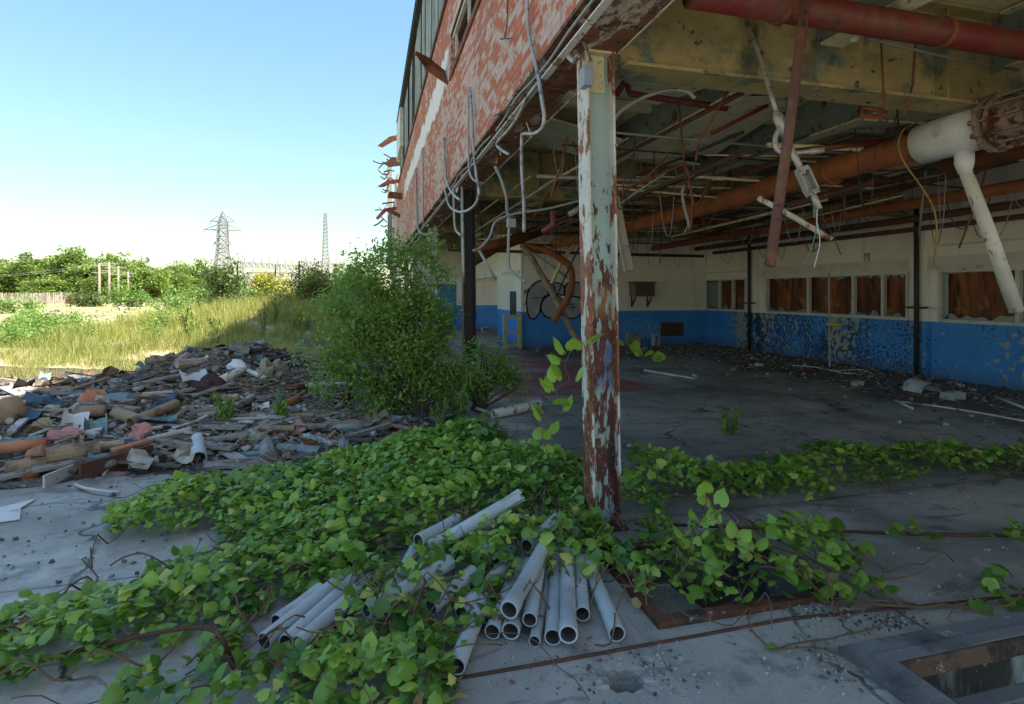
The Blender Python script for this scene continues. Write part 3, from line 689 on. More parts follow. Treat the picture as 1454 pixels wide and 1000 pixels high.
# far side wall with windows
def wallrects(mb, X0, X1, y0, y1, z0, z1, holes):
    ysx = sorted({y0, y1, *[h[0] for h in holes], *[h[1] for h in holes]}); zsx = sorted({z0, z1, *[h[2] for h in holes], *[h[3] for h in holes]})
    for a, b in zip(ysx[:-1], ysx[1:]):
        for c, d in zip(zsx[:-1], zsx[1:]):
            cy, cz = (a+b)/2, (c+d)/2
            if any(h[0] < cy < h[1] and h[2] < cz < h[3] for h in holes): continue
            mb.box((X0, a, c), (X1, b, d))
SZ, TZ = 1.16, 2.12
def yx(px): return PX(px, 430, XR).y
W = [(yx(1060), yx(995)), (yx(1291), yx(1088)), (.2, yx(1333))]
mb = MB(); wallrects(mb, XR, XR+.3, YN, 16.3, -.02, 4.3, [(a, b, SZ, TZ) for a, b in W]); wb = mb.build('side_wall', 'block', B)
mb = MB()
for px in (1072, 1308): y = yx(px); mb = MB(); mb.box((XR-.10, y-.18, -.02), (XR-.002, y+.18, 3.34)); mb.build('pilaster', 'block', wb)
mb = MB()
for a, b in W[1:]: mb.box((XR-.05, a-.15, TZ+.03), (XR-.002, b+.15, TZ+.30))
mb.box((XR-.03, YN, 2.62), (XR-.002, yx(1325), 2.66)); mb.box((XR-.03, W[0][0]-.1, TZ+.22), (XR-.002, W[0][1]+.1, TZ+.26))
mb.build('lintel_board', 'whitetrim', wb)
def window(a, b, mull, jag=(), glass=()):
    f = MB(); x0, x1 = XR-.03, XR+.07; t_ = .055
    f.box((x0, a, SZ-.03), (x1, b, SZ+.02)); f.box((x0, a, TZ-.02), (x1, b, TZ+.03)); f.box((x0, a, SZ+.02), (x1, a+t_, TZ-.02)); f.box((x0, b-t_, SZ+.02), (x1, b, TZ-.02))
    for m in mull: f.box((x0+.004, m-.035, SZ+.02), (x1-.004, m+.035, TZ-.02))
    w = f.build('window', 'whitetrim', B)
    p = MB(); p.box((XR+.12, a-.05, SZ-.05), (XR+.14, b+.05, TZ+.05)); p.build('plywood_panel', 'ply', w)
    gl = MB(); edges = [a+t_]+sorted(mull)+[b-t_]
    for i in range(len(edges)-1):
        y0, y1 = edges[i]+.03, edges[i+1]-.03
        for zz, sg, amp in ((SZ+.02, 1, .16), (TZ-.02, -1, .10)):
            n_ = 9; top = [(XR+.03, y0+(y1-y0)*k/n_, zz+sg*amp*random.random()**2.2) for k in range(n_+1)]; bot = [(XR+.03, y0+(y1-y0)*k/n_, zz) for k in range(n_+1)]
            gl.add(bot+top, [(k, k+1, n_+2+k, n_+1+k) for k in range(n_)])
    for y0, y1 in glass: gl.quad((XR+.03,y0,SZ+.02),(XR+.03,y1,SZ+.02),(XR+.03,y1,TZ-.02),(XR+.03,y0,TZ-.02))
    gl.build('broken_glass', gm, w)
g = G('dirty_glass'); gm = g.done((.26, .31, .30), .25, None, 0, .6); g.b.inputs['Alpha'].default_value = .75
window(*W[0], [yx(1022), yx(1041)], glass=[(yx(1021), yx(998))])
window(*W[1], [yx(1148), yx(1212), yx(1254)])
window(*W[2], [yx(1446), 3.5], glass=[(yx(1345), yx(1337))])
# back wall of the hall
YB = 16.3; XB = 4.5
mb = MB(); mb.box((XB, YB, -.02), (XR, YB+.3, 4.3)); mb.box((XB, YB+.3, -.02), (XB+.3, YB+3.2, 4.3)); bw = mb.build('back_wall', 'block', B)
mb = MB(); mb.box((1.9, 25.5, -.02), (XR, 25.8, 4.3)); mb.box((XB+.0, YB+3.2, 2.3), (XB+.3, 25.5, 4.3)); mb.build('rear_wall', 'block', B)
mb = MB(); mb.box((2.9, 25.42, 0), (3.9, 25.48, 2.1)); mb.build('door', 'door', B)
mb = MB(); mb.box((XB+.05, YB-.05, 2.84), (XB+.42, YB-.002, 3.05)); mb.box((XB-.04, YB+.1, 2.3), (XB-.002, YB+2.4, 2.42)); mb.build('wall_bracket', 'whitetrim', bw)
mb = MB(); mb.box((XB-.012, YB+.55, .95), (XB-.002, YB+1.35, 1.75)); mb.build('opening_dark_sheet', 'black', bw)  # opening drawn as a flat black sheet, its darkness put into the colour
# flat dark brown rectangle laid on the back wall, no hole cut
a_, b_ = PY(938, 458, YB), PY(970, 477, YB); mb = MB(); mb.box((a_.x, YB-.02, b_.z), (b_.x, YB-.003, a_.z)); mb.build('dark_wall_rectangle', 'rustdark', bw)

# graffiti on the back wall
def WB(px, py, off): p = PY(px, py, YB-off); return p
def ribbon(mb, pts, w, off):
    pts = curve([WB(px, py, off) for px, py in pts], 8)
    for i in range(len(pts)-1):
        a, b = pts[i], pts[i+1]; d = (b-a)
        if d.length < 1e-5: continue
        n_ = Vector((-d.z, 0, d.x)).normalized()*w/2; e = d.normalized()*w*.25
        mb.box((0,0,0),(0,0,0)); k = len(mb.v)-8
        q = [a-e+n_, b+e+n_, b+e-n_, a-e-n_]
        for j in range(4): mb.v[k+j] = (q[j].x, YB-off+.001, q[j].z); mb.v[k+4+j] = (q[j].x, YB-off-.001, q[j].z)
def zz(x, y): return (690+x*.18, 340+y*.18)
gr = bpy.data.objects.new('graffiti', None); COL.objects.link(gr); gr.parent = B; gr['_o'] = B['_o']; gr['label'] = 'bubble-letter graffiti in purple outline with grey fill'
def fillp(pts, off, mat):
    pts = curve([WB(*zz(*p), off) for p in pts]+[WB(*zz(*pts[0]), off)], 6)[:-1]
    c = sum(pts, Vector())/len(pts); mb = MB(); mb.add([c]+[(p.x, YB-off, p.z) for p in pts], [(0, 1+i, 1+(i+1) % len(pts)) for i in range(len(pts))])
    mb.v[0] = (c.x, YB-off, c.z); mb.build('fill', mat, gr)
Aa = [(440,320),(380,350),(335,410),(320,480),(325,560),(345,615),(385,625),(425,570),(438,500),(480,450),(535,430),(540,380),(510,330)]
Bb = [(455,460),(435,520),(440,570),(475,610),(540,625),(590,590),(610,540),(600,480),(560,440),(500,440)]
Cc = [(640,455),(600,500),(600,560),(620,605),(680,625),(735,600),(757,540),(755,480),(710,452)]
Dd = [(520,345),(490,390),(500,440),(560,430),(610,440),(620,390),(590,350)]
Ee = [(690,340),(640,350),(620,400),(630,450),(690,450),(752,455),(758,390),(740,345)]
for q_, (pp, mm) in enumerate(((Dd, 'sprayfill'), (Ee, 'sprayfill'), (Aa, 'sprayfill'), (Bb, 'sprayfill'), (Cc, 'sprayfill'))): fillp(pp, .004+.001*q_, mm)
mb = MB()
for pp in (Aa, Bb, Cc, Dd, Ee): ribbon(mb, [zz(*p) for p in pp+[pp[0], pp[1]]], .045, .013)
mb.build('outline', 'inkpurple', gr)
mb = MB()
for st in ([(645,520),(665,512),(690,520)], [(665,515),(660,545),(645,550)], [(690,512),(680,550),(695,565)], [(650,550),(670,535),(715,540)], [(672,500),(700,515)], [(680,545),(690,530),(700,548)],
           [(300,420),(310,400),(305,440)], [(318,395),(325,420),(335,385)], [(295,520),(315,505)], [(365,468),(400,462),(440,455)], [(675,350),(680,390),(672,440)]): ribbon(mb, [zz(*p) for p in st], .022, .016)
mb.build('tag', 'inkpurple', gr)
# small tag on the return wall and white scribbled loops on the blue band
mb = MB()
def scr(px, py): return PY(px, py, YB-.012)
pts = []
for k in range(60):
    a = k*.55; pts.append(scr(893+k*.75, 470+9*math.sin(a)+(k % 7)*.4) + Vector((.12*math.cos(a), 0, 0)))
mb.tube(curve(pts, 3), .006, 4); pts = [scr(905+18*math.cos(a)*1.0, 466+13*math.sin(a)) for a in np.linspace(0, 6.5, 18)]; mb.tube(curve(pts, 3), .006, 4)
mb.build('scribble', 'spraywhite', bw)
# sticker above the window
s0 = PX(1231, 366, XR-.008)
mb = MB(); mb.box((XR-.012, s0.y-.075, s0.z-.19), (XR-.004, s0.y+.075, s0.z+.10)); st_ = mb.build('exit_sticker', 'green_sticker', wb)
mb = MB(); mb.box((XR-.016, s0.y-.045, s0.z-.13), (XR-.013, s0.y+.045, s0.z+.03)); mb.tube([(XR-.016, s0.y, s0.z+.055), (XR-.013, s0.y, s0.z+.055)], .02, 10); mb.build('figure', 'whitetrim', st_)
# dark vertical drain pipes on the wall
for px, lab in ((1070, 'dark vertical drain pipe between the small window and the triple window'), (1309, 'dark vertical drain pipe on the pilaster beside the largest boarded window')):
    y = yx(px); mb = MB(); x_ = XR-.17; mb.tube([(x_, y-.02, 0), (x_, y-.02, 3.5)], .045, 10)
    o = mb.build('drain_pipe', 'wire', None, lab, 'drain pipe', smooth=True)
    mb = MB(); mb.box((x_-.09, y-.22, 1.38), (x_+.07, y+.2, 1.42)); mb.build('bracket', 'rustdark', o)
# wall AC unit
p = PY(914, 411, YB-.3); t = thing('wall_unit', 'brown wall mounted unit on brackets on the white back wall', 'wall unit', (p.x, YB, p.z-.3))
mb = MB(); mb.box((p.x-.36, YB-.38, p.z-.23), (p.x+.36, YB-.002, p.z+.20)); mb.build('casing', 'acunit', t)
mb = MB(); mb.box((p.x-.40, YB-.42, p.z+.201), (p.x+.40, YB-.002, p.z+.24)); mb.build('top_cover', 'rustdark', t)
mb = MB()
for k in range(9): mb.box((p.x-.30+k*.07, YB-.39, p.z-.19), (p.x-.27+k*.07, YB-.381, p.z+.16))
mb.build('grille', 'wire', t)
for s in (-.28, .28): mb = MB(); mb.bar((p.x+s, YB-.3, p.z-.25), (p.x+s, YB-.02, p.z-.55), .04, .04); mb.bar((p.x+s, YB-.02, p.z-.24), (p.x+s, YB-.02, p.z-.58), .04, .04); mb.build('bracket', 'rustdark', t)

# ---------------- pipes, conduits and hanging things ----------------
# long rusty main with insulated, flanged near end and its broken drop
XM, ZM, RM = 5.3, 3.13, .145
t = thing('main_pipe', 'long fat orange-rusted pipe under the ceiling ending in a white insulated flanged joint', 'pipe', (XM, 4, ZM))
mb = MB(); ypts = [PX(px, 300, XM).y for px in (862, 1000, 1120)]
mb.tube(curve([(XM, 15.6, ZM+.02), (XM, 11, ZM-.03), (XM, 8, ZM-.02), (XM, 6.0, ZM+.02), (XM, 4.25, ZM+.04)]), RM, 20); mb.build('pipe_run', 'rustpipe', t, smooth=True)
mb = MB()
for y in (13.2, 9.9, 7.1, 5.35): mb = MB(); mb.tube([(XM, y-.03, ZM-.0), (XM, y+.03, ZM)], RM+.012, 20); mb.build('weld_collar', 'rustpipe', t, smooth=True)
mb = MB(); mb.tube([(XM, 4.28, ZM+.04), (XM, 4.26, ZM+.04), (XM, 3.86, ZM+.05), (XM, 3.62, ZM+.05)], [.15, .19, .20, .18], 22); mb.build('insulated_sleeve', 'insul', t, smooth=True)
mb = MB()
for y, r in ((3.60, .255), (3.52, .235), (3.18, .26), (3.06, .27), (2.96, .27)): mb.tube([(XM, y+.022, ZM+.05), (XM, y-.022, ZM+.05)], r, 24)
mb.tube([(XM, 3.6, ZM+.05), (XM, 2.2, ZM+.05)], .19, 22)
fl = mb.build('flange', 'flangerust', t)
mb = MB()
for k in range(12):
    a = k*math.pi/6; c, s = math.cos(a)*.225, math.sin(a)*.225
    mb.tube([(XM+c, 3.66, ZM+.05+s), (XM+c, 2.9, ZM+.05+s)], .011, 6)
    for y in (3.64, 3.49, 3.21, 3.02): mb.tube([(XM+c, y+.018, ZM+.05+s), (XM+c, y-.018, ZM+.05+s)], .024, 6)
mb.build('bolt', 'flangerust', fl)
mb = MB(); mb.tube([(XM, 3.86, ZM-.1), (XM, 3.86, ZM-.24), (XM+.01, 3.86, ZM-.33)], [.075, .075, .05], 14); mb.build('drop_tee', 'insul', t, smooth=True)
q0 = Vector((XM+.01, 3.86, ZM-.30)); q1 = P(1443, 442, 5.15)
rod('drop_pipe', [q0, q0.lerp(q1, .45)+Vector((.015,0,0)), q1], [.052, .058, .06], 'whitepeel', 'white peeling pipe dangling down from the insulated joint', 'pipe', n=14, hollow=.2)
rod('wire_strap', curve([(XM-.05, 4.27, ZM+.26), (XM-.24, 4.27, ZM+.15), (XM-.26, 4.26, ZM-.1), P(1327, 300, 5.45), P(1326, 380, 5.5)]), .009, 'wireyellow', 'yellow-brown hose looped over the white sleeve and hanging down', 'hose', n=6)
rod('branch_pipe', [(6.55, 4.96, 3.2), (6.55, 3.4, 3.2), (6.55, 1.0, 3.2)], .115, 'rustpipe', 'shorter rusty pipe at the right, beside the white dropping pipe', 'pipe', n=18, hollow=.15)
t = thing('red_pipe', 'dark red painted pipe crossing at the very top of the hall', 'pipe', (4, 3.3, 3.75))
mb = MB(); mb.tube([(1.9, 2.98, 3.54), (4, 2.99, 3.53), (7.5, 3.0, 3.51)], .095, 18); mb.build('pipe_run', 'redpipe', t, smooth=True)
mb = MB()
for x in (2.55, 3.9): mb = MB(); mb.tube([(x-.02, 2.99, 3.53), (x+.02, 2.99, 3.53)], .104, 18); mb.build('pipe_clamp', 'rust', t)
rod('ceiling_conduit', [P(1232, 55, 4.35), P(1330, 78, 4.5), P(1446, 100, 4.7)], .012, 'galvdull', 'thin grey conduit just below the dark red pipe', 'conduit')
mb = MB(); mb.tube([P(1216, 42, 4.2), P(1212, 58, 4.25)], .03, 10); mb.build('lamp_stub', 'whitetrim', None, 'short white tube stub under the dark red pipe', 'stub')
# hanging dark pipe
rod('hanging_pipe', [P(1152, -60, 3.25), P(1120, 190, 3.2), P(1093, 378, 3.1)], .029, 'maroon', 'long maroon rusted pipe hanging nearly upright from the ceiling', 'pipe', n=14, hollow=.2)
t_ = P(1100, 160, 3.95); t = thing('dangling_conduit', 'bent grey conduit with pull boxes dangling beside the maroon pipe, wires out of its end', 'conduit', t_)
mb = MB(); mb.tube([P(1052, 12, 4.3), P(1075, 70, 4.2), P(1090, 118, 4.05), P(1104, 165, 3.95)], .016, 10); mb.build('upper_tube', 'galv', t, smooth=True)
mb = MB(); mb.tube([P(1101, 158, 3.95), P(1106, 168, 3.95), P(1113, 192, 3.93)], [.02, .04, .028], 10); mb.build('elbow_fitting', 'galv', t, smooth=True)
mb = MB(); mb.tube(curve([P(1108, 180, 3.93), P(1101, 195, 3.93), P(1102, 210, 3.93), P(1112, 218, 3.93), P(1135, 217, 3.93), P(1168, 213, 3.95)]), .017, 10); mb.tube([P(1150, 216, 3.94), P(1168, 213, 3.95)], .024, 8); mb.build('side_elbow', 'galv', t, smooth=True)
mb = MB(); mb.tube([P(1113, 190, 3.93), P(1128, 222, 3.9), P(1141, 248, 3.86)], .023, 12); mb.tube([P(1152, 270, 3.84), P(1163, 297, 3.8)], .022, 12); mb.build('lower_tube', 'galv', t, smooth=True)
a, b = P(1139, 242, 3.86), P(1153, 273, 3.84); mb = MB(); r_ = Vector((CY, -SY, 0)); fw = Vector((SY, CY, 0)); ax = (b-a).normalized(); sd_ = ax.cross(fw).normalized()
for s in (-1, 1): mb.bar(a+sd_*.036*s, b+sd_*.036*s, .012, .06, up=fw)
mb.bar(a+fw*.028, b+fw*.028, .07, .008, up=sd_.cross(ax)); mb.bar(a-ax*.02, a+ax*.012, .075, .06, up=fw); mb.bar(b-ax*.012, b+ax*.02, .075, .06, up=fw); mb.build('pull_box', 'galv', t)
mb = MB(); mb.tube(curve([P(1161, 294, 3.8), P(1160, 315, 3.8), P(1164, 345, 3.78), P(1156, 380, 3.78)]), .0035, 5); mb.build('white_wire', 'wirewhite', t, smooth=True)
mb = MB(); mb.tube(curve([P(1160, 294, 3.8), P(1158, 330, 3.82), P(1150, 358, 3.85), P(1141, 375, 3.85)]), .0035, 5); mb.build('green_wire', 'wiregreen', t, smooth=True)
mb = MB(); mb.tube(curve([P(1164, 295, 3.8), P(1172, 318, 3.8), P(1183, 335, 3.8), P(1194, 362, 3.82)]), .0035, 5); mb.build('black_wire', 'wire', t, smooth=True)
rod('slanted_tube', [P(1077, 281, 6.0), P(1130, 310, 6.0), P(1180, 340, 6.0)], .032, 'whitepeel', 'white peeling tube hanging slantwise behind the maroon pipe', 'tube', hollow=.2)
# channel hanging right of the near column
t = thing('hanging_tray', 'tan metal tray hanging vertically just right of the near column', 'panel', P(885, 380, 6.3))
mb = MB(); mb.bar(P(872, 280, 6.3), P(892, 384, 6.2), .12, .012, up=fw); mb.build('face', 'tan', t)
mb = MB(); mb.bar(P(867, 283, 6.28), P(887, 386, 6.18), .012, .05, up=fw); mb.build('lip', 'galvdull', t)
mb = MB(); mb.tube([P(884, 280, 6.3), P(886, 252, 6.32), P(871, 250, 6.32), P(871, 282, 6.3)], .012, 6); mb.build('hanger', 'rust', t)

# facade conduits: each wanders down the brick
def fac(pts, r, lab, name='facade_conduit', mat='galv', X=1.33, n=7):
    q = [PX(px, py, X if len(p_) < 3 else p_[2]) if True else None for p_ in pts for px, py in (p_[:2],)]
    return rod(name, curve(q, 6), r, mat, lab, 'conduit', n=n)
fac([(748,-20),(750,40),(758,80),(765,112),(770,145),(773,165),(770,182),(758,190),(745,190,1.40),(741,196,1.42),(741,240,1.42),(744,290,1.42),(744,330,1.42)], .017, 'long grey conduit hanging from the top of the brick and curling under the lintel')
fac([(764,118),(748,140),(736,165),(722,185),(708,200),(706,207),(714,214),(722,219)], .016, 'grey conduit kinked along the lower brick edge left of the near column')
fac([(667,125),(670,160),(672,200),(676,245),(680,268),(678,285),(668,297),(652,301),(638,292),(632,270)], .020, 'grey conduit hanging in a wide U down to the black column')
fac([(665,128),(665,190),(666,235),(672,255),(690,262,1.5)], .016, 'thin grey conduit beside the U conduit bending in at the lintel')
fac([(630,196),(632,235),(636,262),(644,276),(653,284)], .022, 'pale conduit further along the brick ending at the black column')
fac([(644,268),(645,300),(647,325),(655,335)], .02, 'short pale conduit hooking by the black column head')
fac([(590,240),(592,300),(594,325),(602,333),(614,331)], .03, 'thin rusty conduit near the white third column', mat='galvdull')
fac([(600,210),(601,260),(601,320)], .022, 'straight dark drop conduit on the far brick', mat='galvdull')
fac([(656,258),(657,300),(659,400)], .022, 'pale upright conduit standing along the front of the black column', mat='galv', X=1.46)
fac([(721,0),(720,30),(716,54),(710,55),(724,55)], .006, 'thin black rod hook fixed high on the brick', name='wall_hook', mat='wire')
fac([(702,165),(725,152),(742,141)], .008, 'thin dark rod poking out of the brick', name='wall_rod', mat='rustdark', X=1.25)
fac([(822,78),(815,86),(808,80)], .022, 'short bent conduit end at the top of the near column', mat='galv', X=1.4)
mb = MB(); mb.box((1.455, 3.60, 3.16), (1.52, 3.70, 3.30)); mb.build('junction_box', 'boxgrey', None, 'small grey box fixed to the top of the near column', 'junction box')
for k, (y0, y1, lab) in enumerate(((2.6, 5.9, 'thin grey conduit clipped along the lintel above the near column'), (6.2, 9.4, 'thin grey conduit clipped along the lintel toward the black column'))):
    rod('lintel_conduit', curve([(1.335+.012*math.sin(q*2.1+k), y0+(y1-y0)*q/7, 3.50+.02*math.sin(q*1.7)) for q in range(8)], 3), .011, 'galvdull', lab, 'conduit', n=6)
rl = random.Random(12)
for k in range(16):
    y = rl.uniform(2.8, 12); x = rl.uniform(1.36, 1.75); mb = MB(); a = Vector((x, y, 3.44)); b_ = a+Vector((rl.uniform(-.06, .06), rl.uniform(-.1, .1), -rl.uniform(.03, .16)))
    mb.bar(a, b_, rl.uniform(.015, .05), .004); mb.build('rust_flake', rl.choice(['rust', 'flangerust', 'whitepeel']), None, 'torn strip of rusty metal hanging from the lintel underside', 'metal strip', 'torn strips hanging from the lintel')
# broken bracket plates on the facade
def plate(pts, X, th, mat, lab, name='bent_plate'):
    mb = MB(); A = [PX(px, py, X) for px, py in pts]; Bq = [v+Vector((th, .02, .03)) for v in A]; n_ = len(pts)
    mb.add(A+Bq, [tuple(range(n_-1, -1, -1)), tuple(range(n_, 2*n_))]+[(i, (i+1) % n_, n_+(i+1) % n_, n_+i) for i in range(n_)])
    return mb.build(name, mat, None, lab, 'plate')
def pts3(mb, pts, th):
    A = [Vector(p) for p in pts]; n_ = len(A); nn = (A[1]-A[0]).cross(A[2]-A[0]).normalized()*th; Bq = [v+nn for v in A]
    mb.add(A+Bq, [tuple(range(n_-1, -1, -1)), tuple(range(n_, 2*n_))]+[(i, (i+1) % n_, n_+(i+1) % n_, n_+i) for i in range(n_)])
# large canopy bracket sticking out near the top
yb = PX(635, 118, FXo).y; mb = MB()
r0 = PX(636, 120, FXo); r1 = PX(632, 105, FXo); tip = P(589, 76, r0.y*.96)
pts3(mb, [r0, P(603, 96, r0.y), tip, P(607, 85, r0.y), r1], .05)
mb.bar(tip, r1, .05, .03); mb.bar(P(603, 97, r0.y), r0, .06, .02)
mb.build('canopy_bracket', 'rust', None, 'large rusted bracket plate jutting out high on the brick', 'bracket')
for pts, lab, mt in (([(536,207),(553,194),(572,190),(572,196),(558,200),(542,209)], 'topmost bent red-brown strip jutting into the sky past the wall end', 'rust'),
    ([(547,232),(556,223),(574,224),(574,234),(551,237)], 'dark crumpled bracket on the far wall end', 'rustdark'),
    ([(552,273),(556,272),(577,275),(572,283),(550,281)], 'rusty flashing strip jutting below the crumpled bracket', 'rust'),
    ([(537,264),(550,256),(574,254),(574,258),(552,261),(540,266)], 'small bright red strip hanging at the wall end', 'redpipe'),
    ([(533,310),(545,296),(574,292),(574,297),(549,299),(536,312)], 'lower bright red strip hanging at the wall end', 'redpipe'),
    ([(545,298),(555,296),(568,304),(567,309),(553,303)], 'rusty angle strip lowest on the wall end', 'rust')):
    d = 29.5 if 'below' not in lab and 'lowest' not in lab else 24; mb = MB(); pts3(mb, [P(px, py, d) for px, py in pts], .12); mb.build('torn_flashing', mt, None, lab, 'flashing')
rr = random.Random(3)
for k in range(26):
    px, py = rr.uniform(536, 560), rr.uniform(225, 345); p0 = P(min(560, px+rr.uniform(2, 18)), py, 30); p1 = P(px-rr.uniform(0, 7), py+rr.uniform(-8, 10), 30.5)
    mid = (p0+p1)/2+Vector((0, 0, rr.uniform(-.3, .2)))
    rod('torn_wire', curve([p0, mid, p1], 4), rr.uniform(.02, .05), ['redpipe', 'rust', 'rustdark', 'galvdull'][k % 4], 'torn wire or bar end sticking out of the far wall end', 'wire', 'torn wires at the far wall end', n=4)
mb = MB(); mb.bar(PX(553, 232, 1.3), PX(554, 380, 1.3), .35, .3); mb.build('wall_end_post', 'greywood', None, 'weathered grey post at the ragged far end of the factory wall', 'post')

# interior hanging conduit with box, between the columns
t = thing('hanging_conduit', 'grey conduit with a square box hanging between the black and the near column', 'conduit', P(725, 316, 6.5))
mb = MB(); mb.tube(curve([P(703, 236, 6.3), P(712, 256, 6.35), P(719, 280, 6.4), P(720, 300, 6.5), P(724, 313, 6.5)]), .019, 8); mb.build('upper_tube', 'galvdull', t, smooth=True)
c = P(726, 317, 6.5); mb = MB(); mb.box((c.x-.05, c.y-.03, c.z-.05), (c.x+.05, c.y+.03, c.z+.05)); mb.build('box', 'boxgrey', t)
mb = MB(); mb.tube(curve([P(723, 322, 6.5), P(722, 345, 6.5), P(722, 375, 6.5), P(727, 386, 6.45), P(746, 401, 6.3)]), .017, 8); mb.build('lower_tube', 'galvdull', t, smooth=True)
rod('hanging_conduit', curve([P(826, 284, 6.6), P(780, 296, 6.5), P(730, 304, 6.4), P(704, 315, 6.3), P(696, 335, 6.2), P(682, 352, 6.1), P(672, 356, 6.0)]), .014, 'galvdull', 'thin conduit sagging from the near column leftwards to the black column', 'conduit')
rod('hanging_conduit', [P(679, 353, 6.1), P(704, 398, 6.1)], .016, 'galvdull', 'short conduit slanting down right of the black column', 'conduit')
rod('hanging_conduit', curve([P(870, 172, 4.4), P(885, 155, 4.4), P(915, 138, 4.45), P(950, 128, 4.5), P(975, 130, 4.5), P(987, 140, 4.5)]), .016, 'galvdull', 'bowed grey conduit arching right from the near column top', 'conduit')
rod('hanging_conduit', curve([P(872, 296, 6.5), P(905, 272, 6.5), P(945, 246, 6.5)]), .012, 'galvdull', 'thin straight grey conduit slanting up right of the near column', 'conduit')
rod('hanging_conduit', curve([P(978, 262, 7), P(970, 268, 7), P(970, 285, 7), P(976, 310, 7), P(980, 325, 7)]), .02, 'galvdull', 'pale conduit with hooked top hanging before the rusty main pipe', 'conduit')
rod('hanging_wire', curve([P(931, 70, 4.1), P(928, 60, 4.1), P(872, 50, 4.0), P(870, 66, 4.0), P(876, 71, 4.0), P(880, 62, 4.0)])[12:], .005, 'wirewhite', 'small white hook wire at the top of the near column', 'wire')
# red sprinkler lines
for pts, r, lab in (([(875,135),(886,118),(892,124),(894,133),(960,143),(1033,154)], .035, 'bright red sprinkler pipe with elbow right of the near column'),
    ([(1010,190),(1060,165),(1090,150)], .02, 'thin red line slanting up under the cream panels'), ([(1128,215),(1190,208),(1262,200)], .03, 'red pipe behind the dangling conduit'),
    ([(785,300),(785,320),(770,330)], .03, 'short red pipe stub left of the near column')):
    rod('sprinkler_pipe', [P(px, py, 5.8) for px, py in pts], r, 'redpipe', lab, 'pipe')
for pts, d, r, lab in (([(1035,128),(1022,150),(1005,180),(992,205),(988,228)], 5.0, .010, 'bent orange-rusted rod hanging from the near girder'),
    ([(880,273),(920,255),(960,238),(972,232),(978,250),(984,290),(980,330)], 6.6, .016, 'bent rusty pipe with drooping end in front of the main pipe'),
    ([(912,258),(932,238),(948,222)], 6.2, .014, 'short dark rusty rod slanting above the bent rusty pipe'),
    ([(806,195),(795,240),(782,278)], 6.0, .012, 'long orange-rusted rod hanging left of the near column'),
    ([(1408,205),(1395,262),(1362,352)], 7.2, .012, 'dark rod hanging behind the white dropping pipe'),
    ([(1284,165),(1296,120),(1300,60)], 4.6, .008, 'thin rusty hanger rod on the near girder'),
    ([(1256,150),(1253,100),(1251,50)], 4.5, .008, 'tan hanger rod beside the thin rusty hanger rod'),
    ([(1260,160),(1225,152),(1222,164),(1250,166),(1250,173)], 4.9, .020, 'small rusty pipe elbow under the near girder')):
    rod('rusty_rod', [P(px, py, d) for px, py in pts], r, 'rust', lab, 'rod')
# collapsed pipes before the graffiti
D = 13.5
rod('fallen_pipe', curve([P(742,352,D), P(752,362,D), P(770,392,D), P(792,430,D), P(812,470,D), P(826,490,D)]), .075, 'claybrown', 'long fallen pipe leaning diagonally in front of the graffiti', 'pipe', n=12)
rod('fallen_pipe', curve([P(740,348,D+.2), P(775,356,D), P(797,368,D), P(808,378,D), P(812,395,D), P(808,420,D-.1), P(786,456,D-.2)]), .085, 'rustpipe', 'curved rusty pipe bent down over the graffiti', 'pipe', n=12)
rod('fallen_pipe', [P(676,352,12), P(705,346,12.3), P(745,335,13)], .10, 'rustpipe', 'rusty pipe stub pointing left behind the black column', 'pipe', n=12, hollow=.2)
rod('fallen_pipe', [P(662,375,12), P(700,352,12.5), P(765,328,13.5)], .14, 'rustdark', 'dark thick pipe sagging above the graffiti wall corner', 'pipe', n=12)
rod('fallen_pipe', [P(745,352,14), P(790,382,14), P(806,395,14)], .03, 'galvdull', 'thin grey pipe crossing above the graffiti', 'pipe')
rod('fallen_pipe', [P(815,348,14), P(798,370,14), P(783,403,14)], .05, 'olive2', 'olive strip hanging over the graffiti', 'strip')
rod('fallen_pipe', [P(826,345,13), P(812,372,13), P(793,415,13)], .02, 'wire', 'thin black bar hanging over the graffiti', 'bar')
rod('light_fixture', [P(808,305,8), P(828,292,8)], .05, 'galvdull', 'broken pale light fixture tilted behind the near column', 'light fixture', n=4)

# many small service lines below the deck
rr = random.Random(21)
def svc(name, pts, r, mat, lab, cat, grp): rod(name, pts, r, mat, lab, cat, grp, n=5)
for k in range(52):      # crosswise bars and unistrut
    y = rr.uniform(4.6, 15.5); x0 = rr.uniform(1.9, 7.5); L = rr.uniform(1.2, 4.5); z = rr.uniform(3.15, 3.62); z2 = z+rr.uniform(-.12, .12)
    svc('cross_bar', [(x0, y, z), (min(10.8, x0+L), y+rr.uniform(-.1, .1), z2)], rr.choice([.012, .016, .02, .028]), rr.choice(['rustdark', 'olive2', 'rust', 'galvdull', 'rustdark', 'olive2', 'wire']), 'thin service bar running across below the olive ceiling', 'bar', 'thin service bars below the ceiling')
for k in range(34):      # lengthwise pipes
    x = rr.uniform(2.1, 10.6); y0 = rr.uniform(4.2, 9); L = rr.uniform(2, 8); z = rr.uniform(3.1, 3.6)
    svc('service_pipe', [(x, y0, z), (x+rr.uniform(-.1, .1), min(16, y0+L), z+rr.uniform(-.15, .1))], rr.choice([.010, .014, .02, .028]), rr.choice(['rustdark', 'rustdark', 'galvdull', 'olive2', 'rust', 'wire']), 'narrow service pipe running lengthwise below the olive ceiling', 'pipe', 'narrow service pipes below the ceiling')
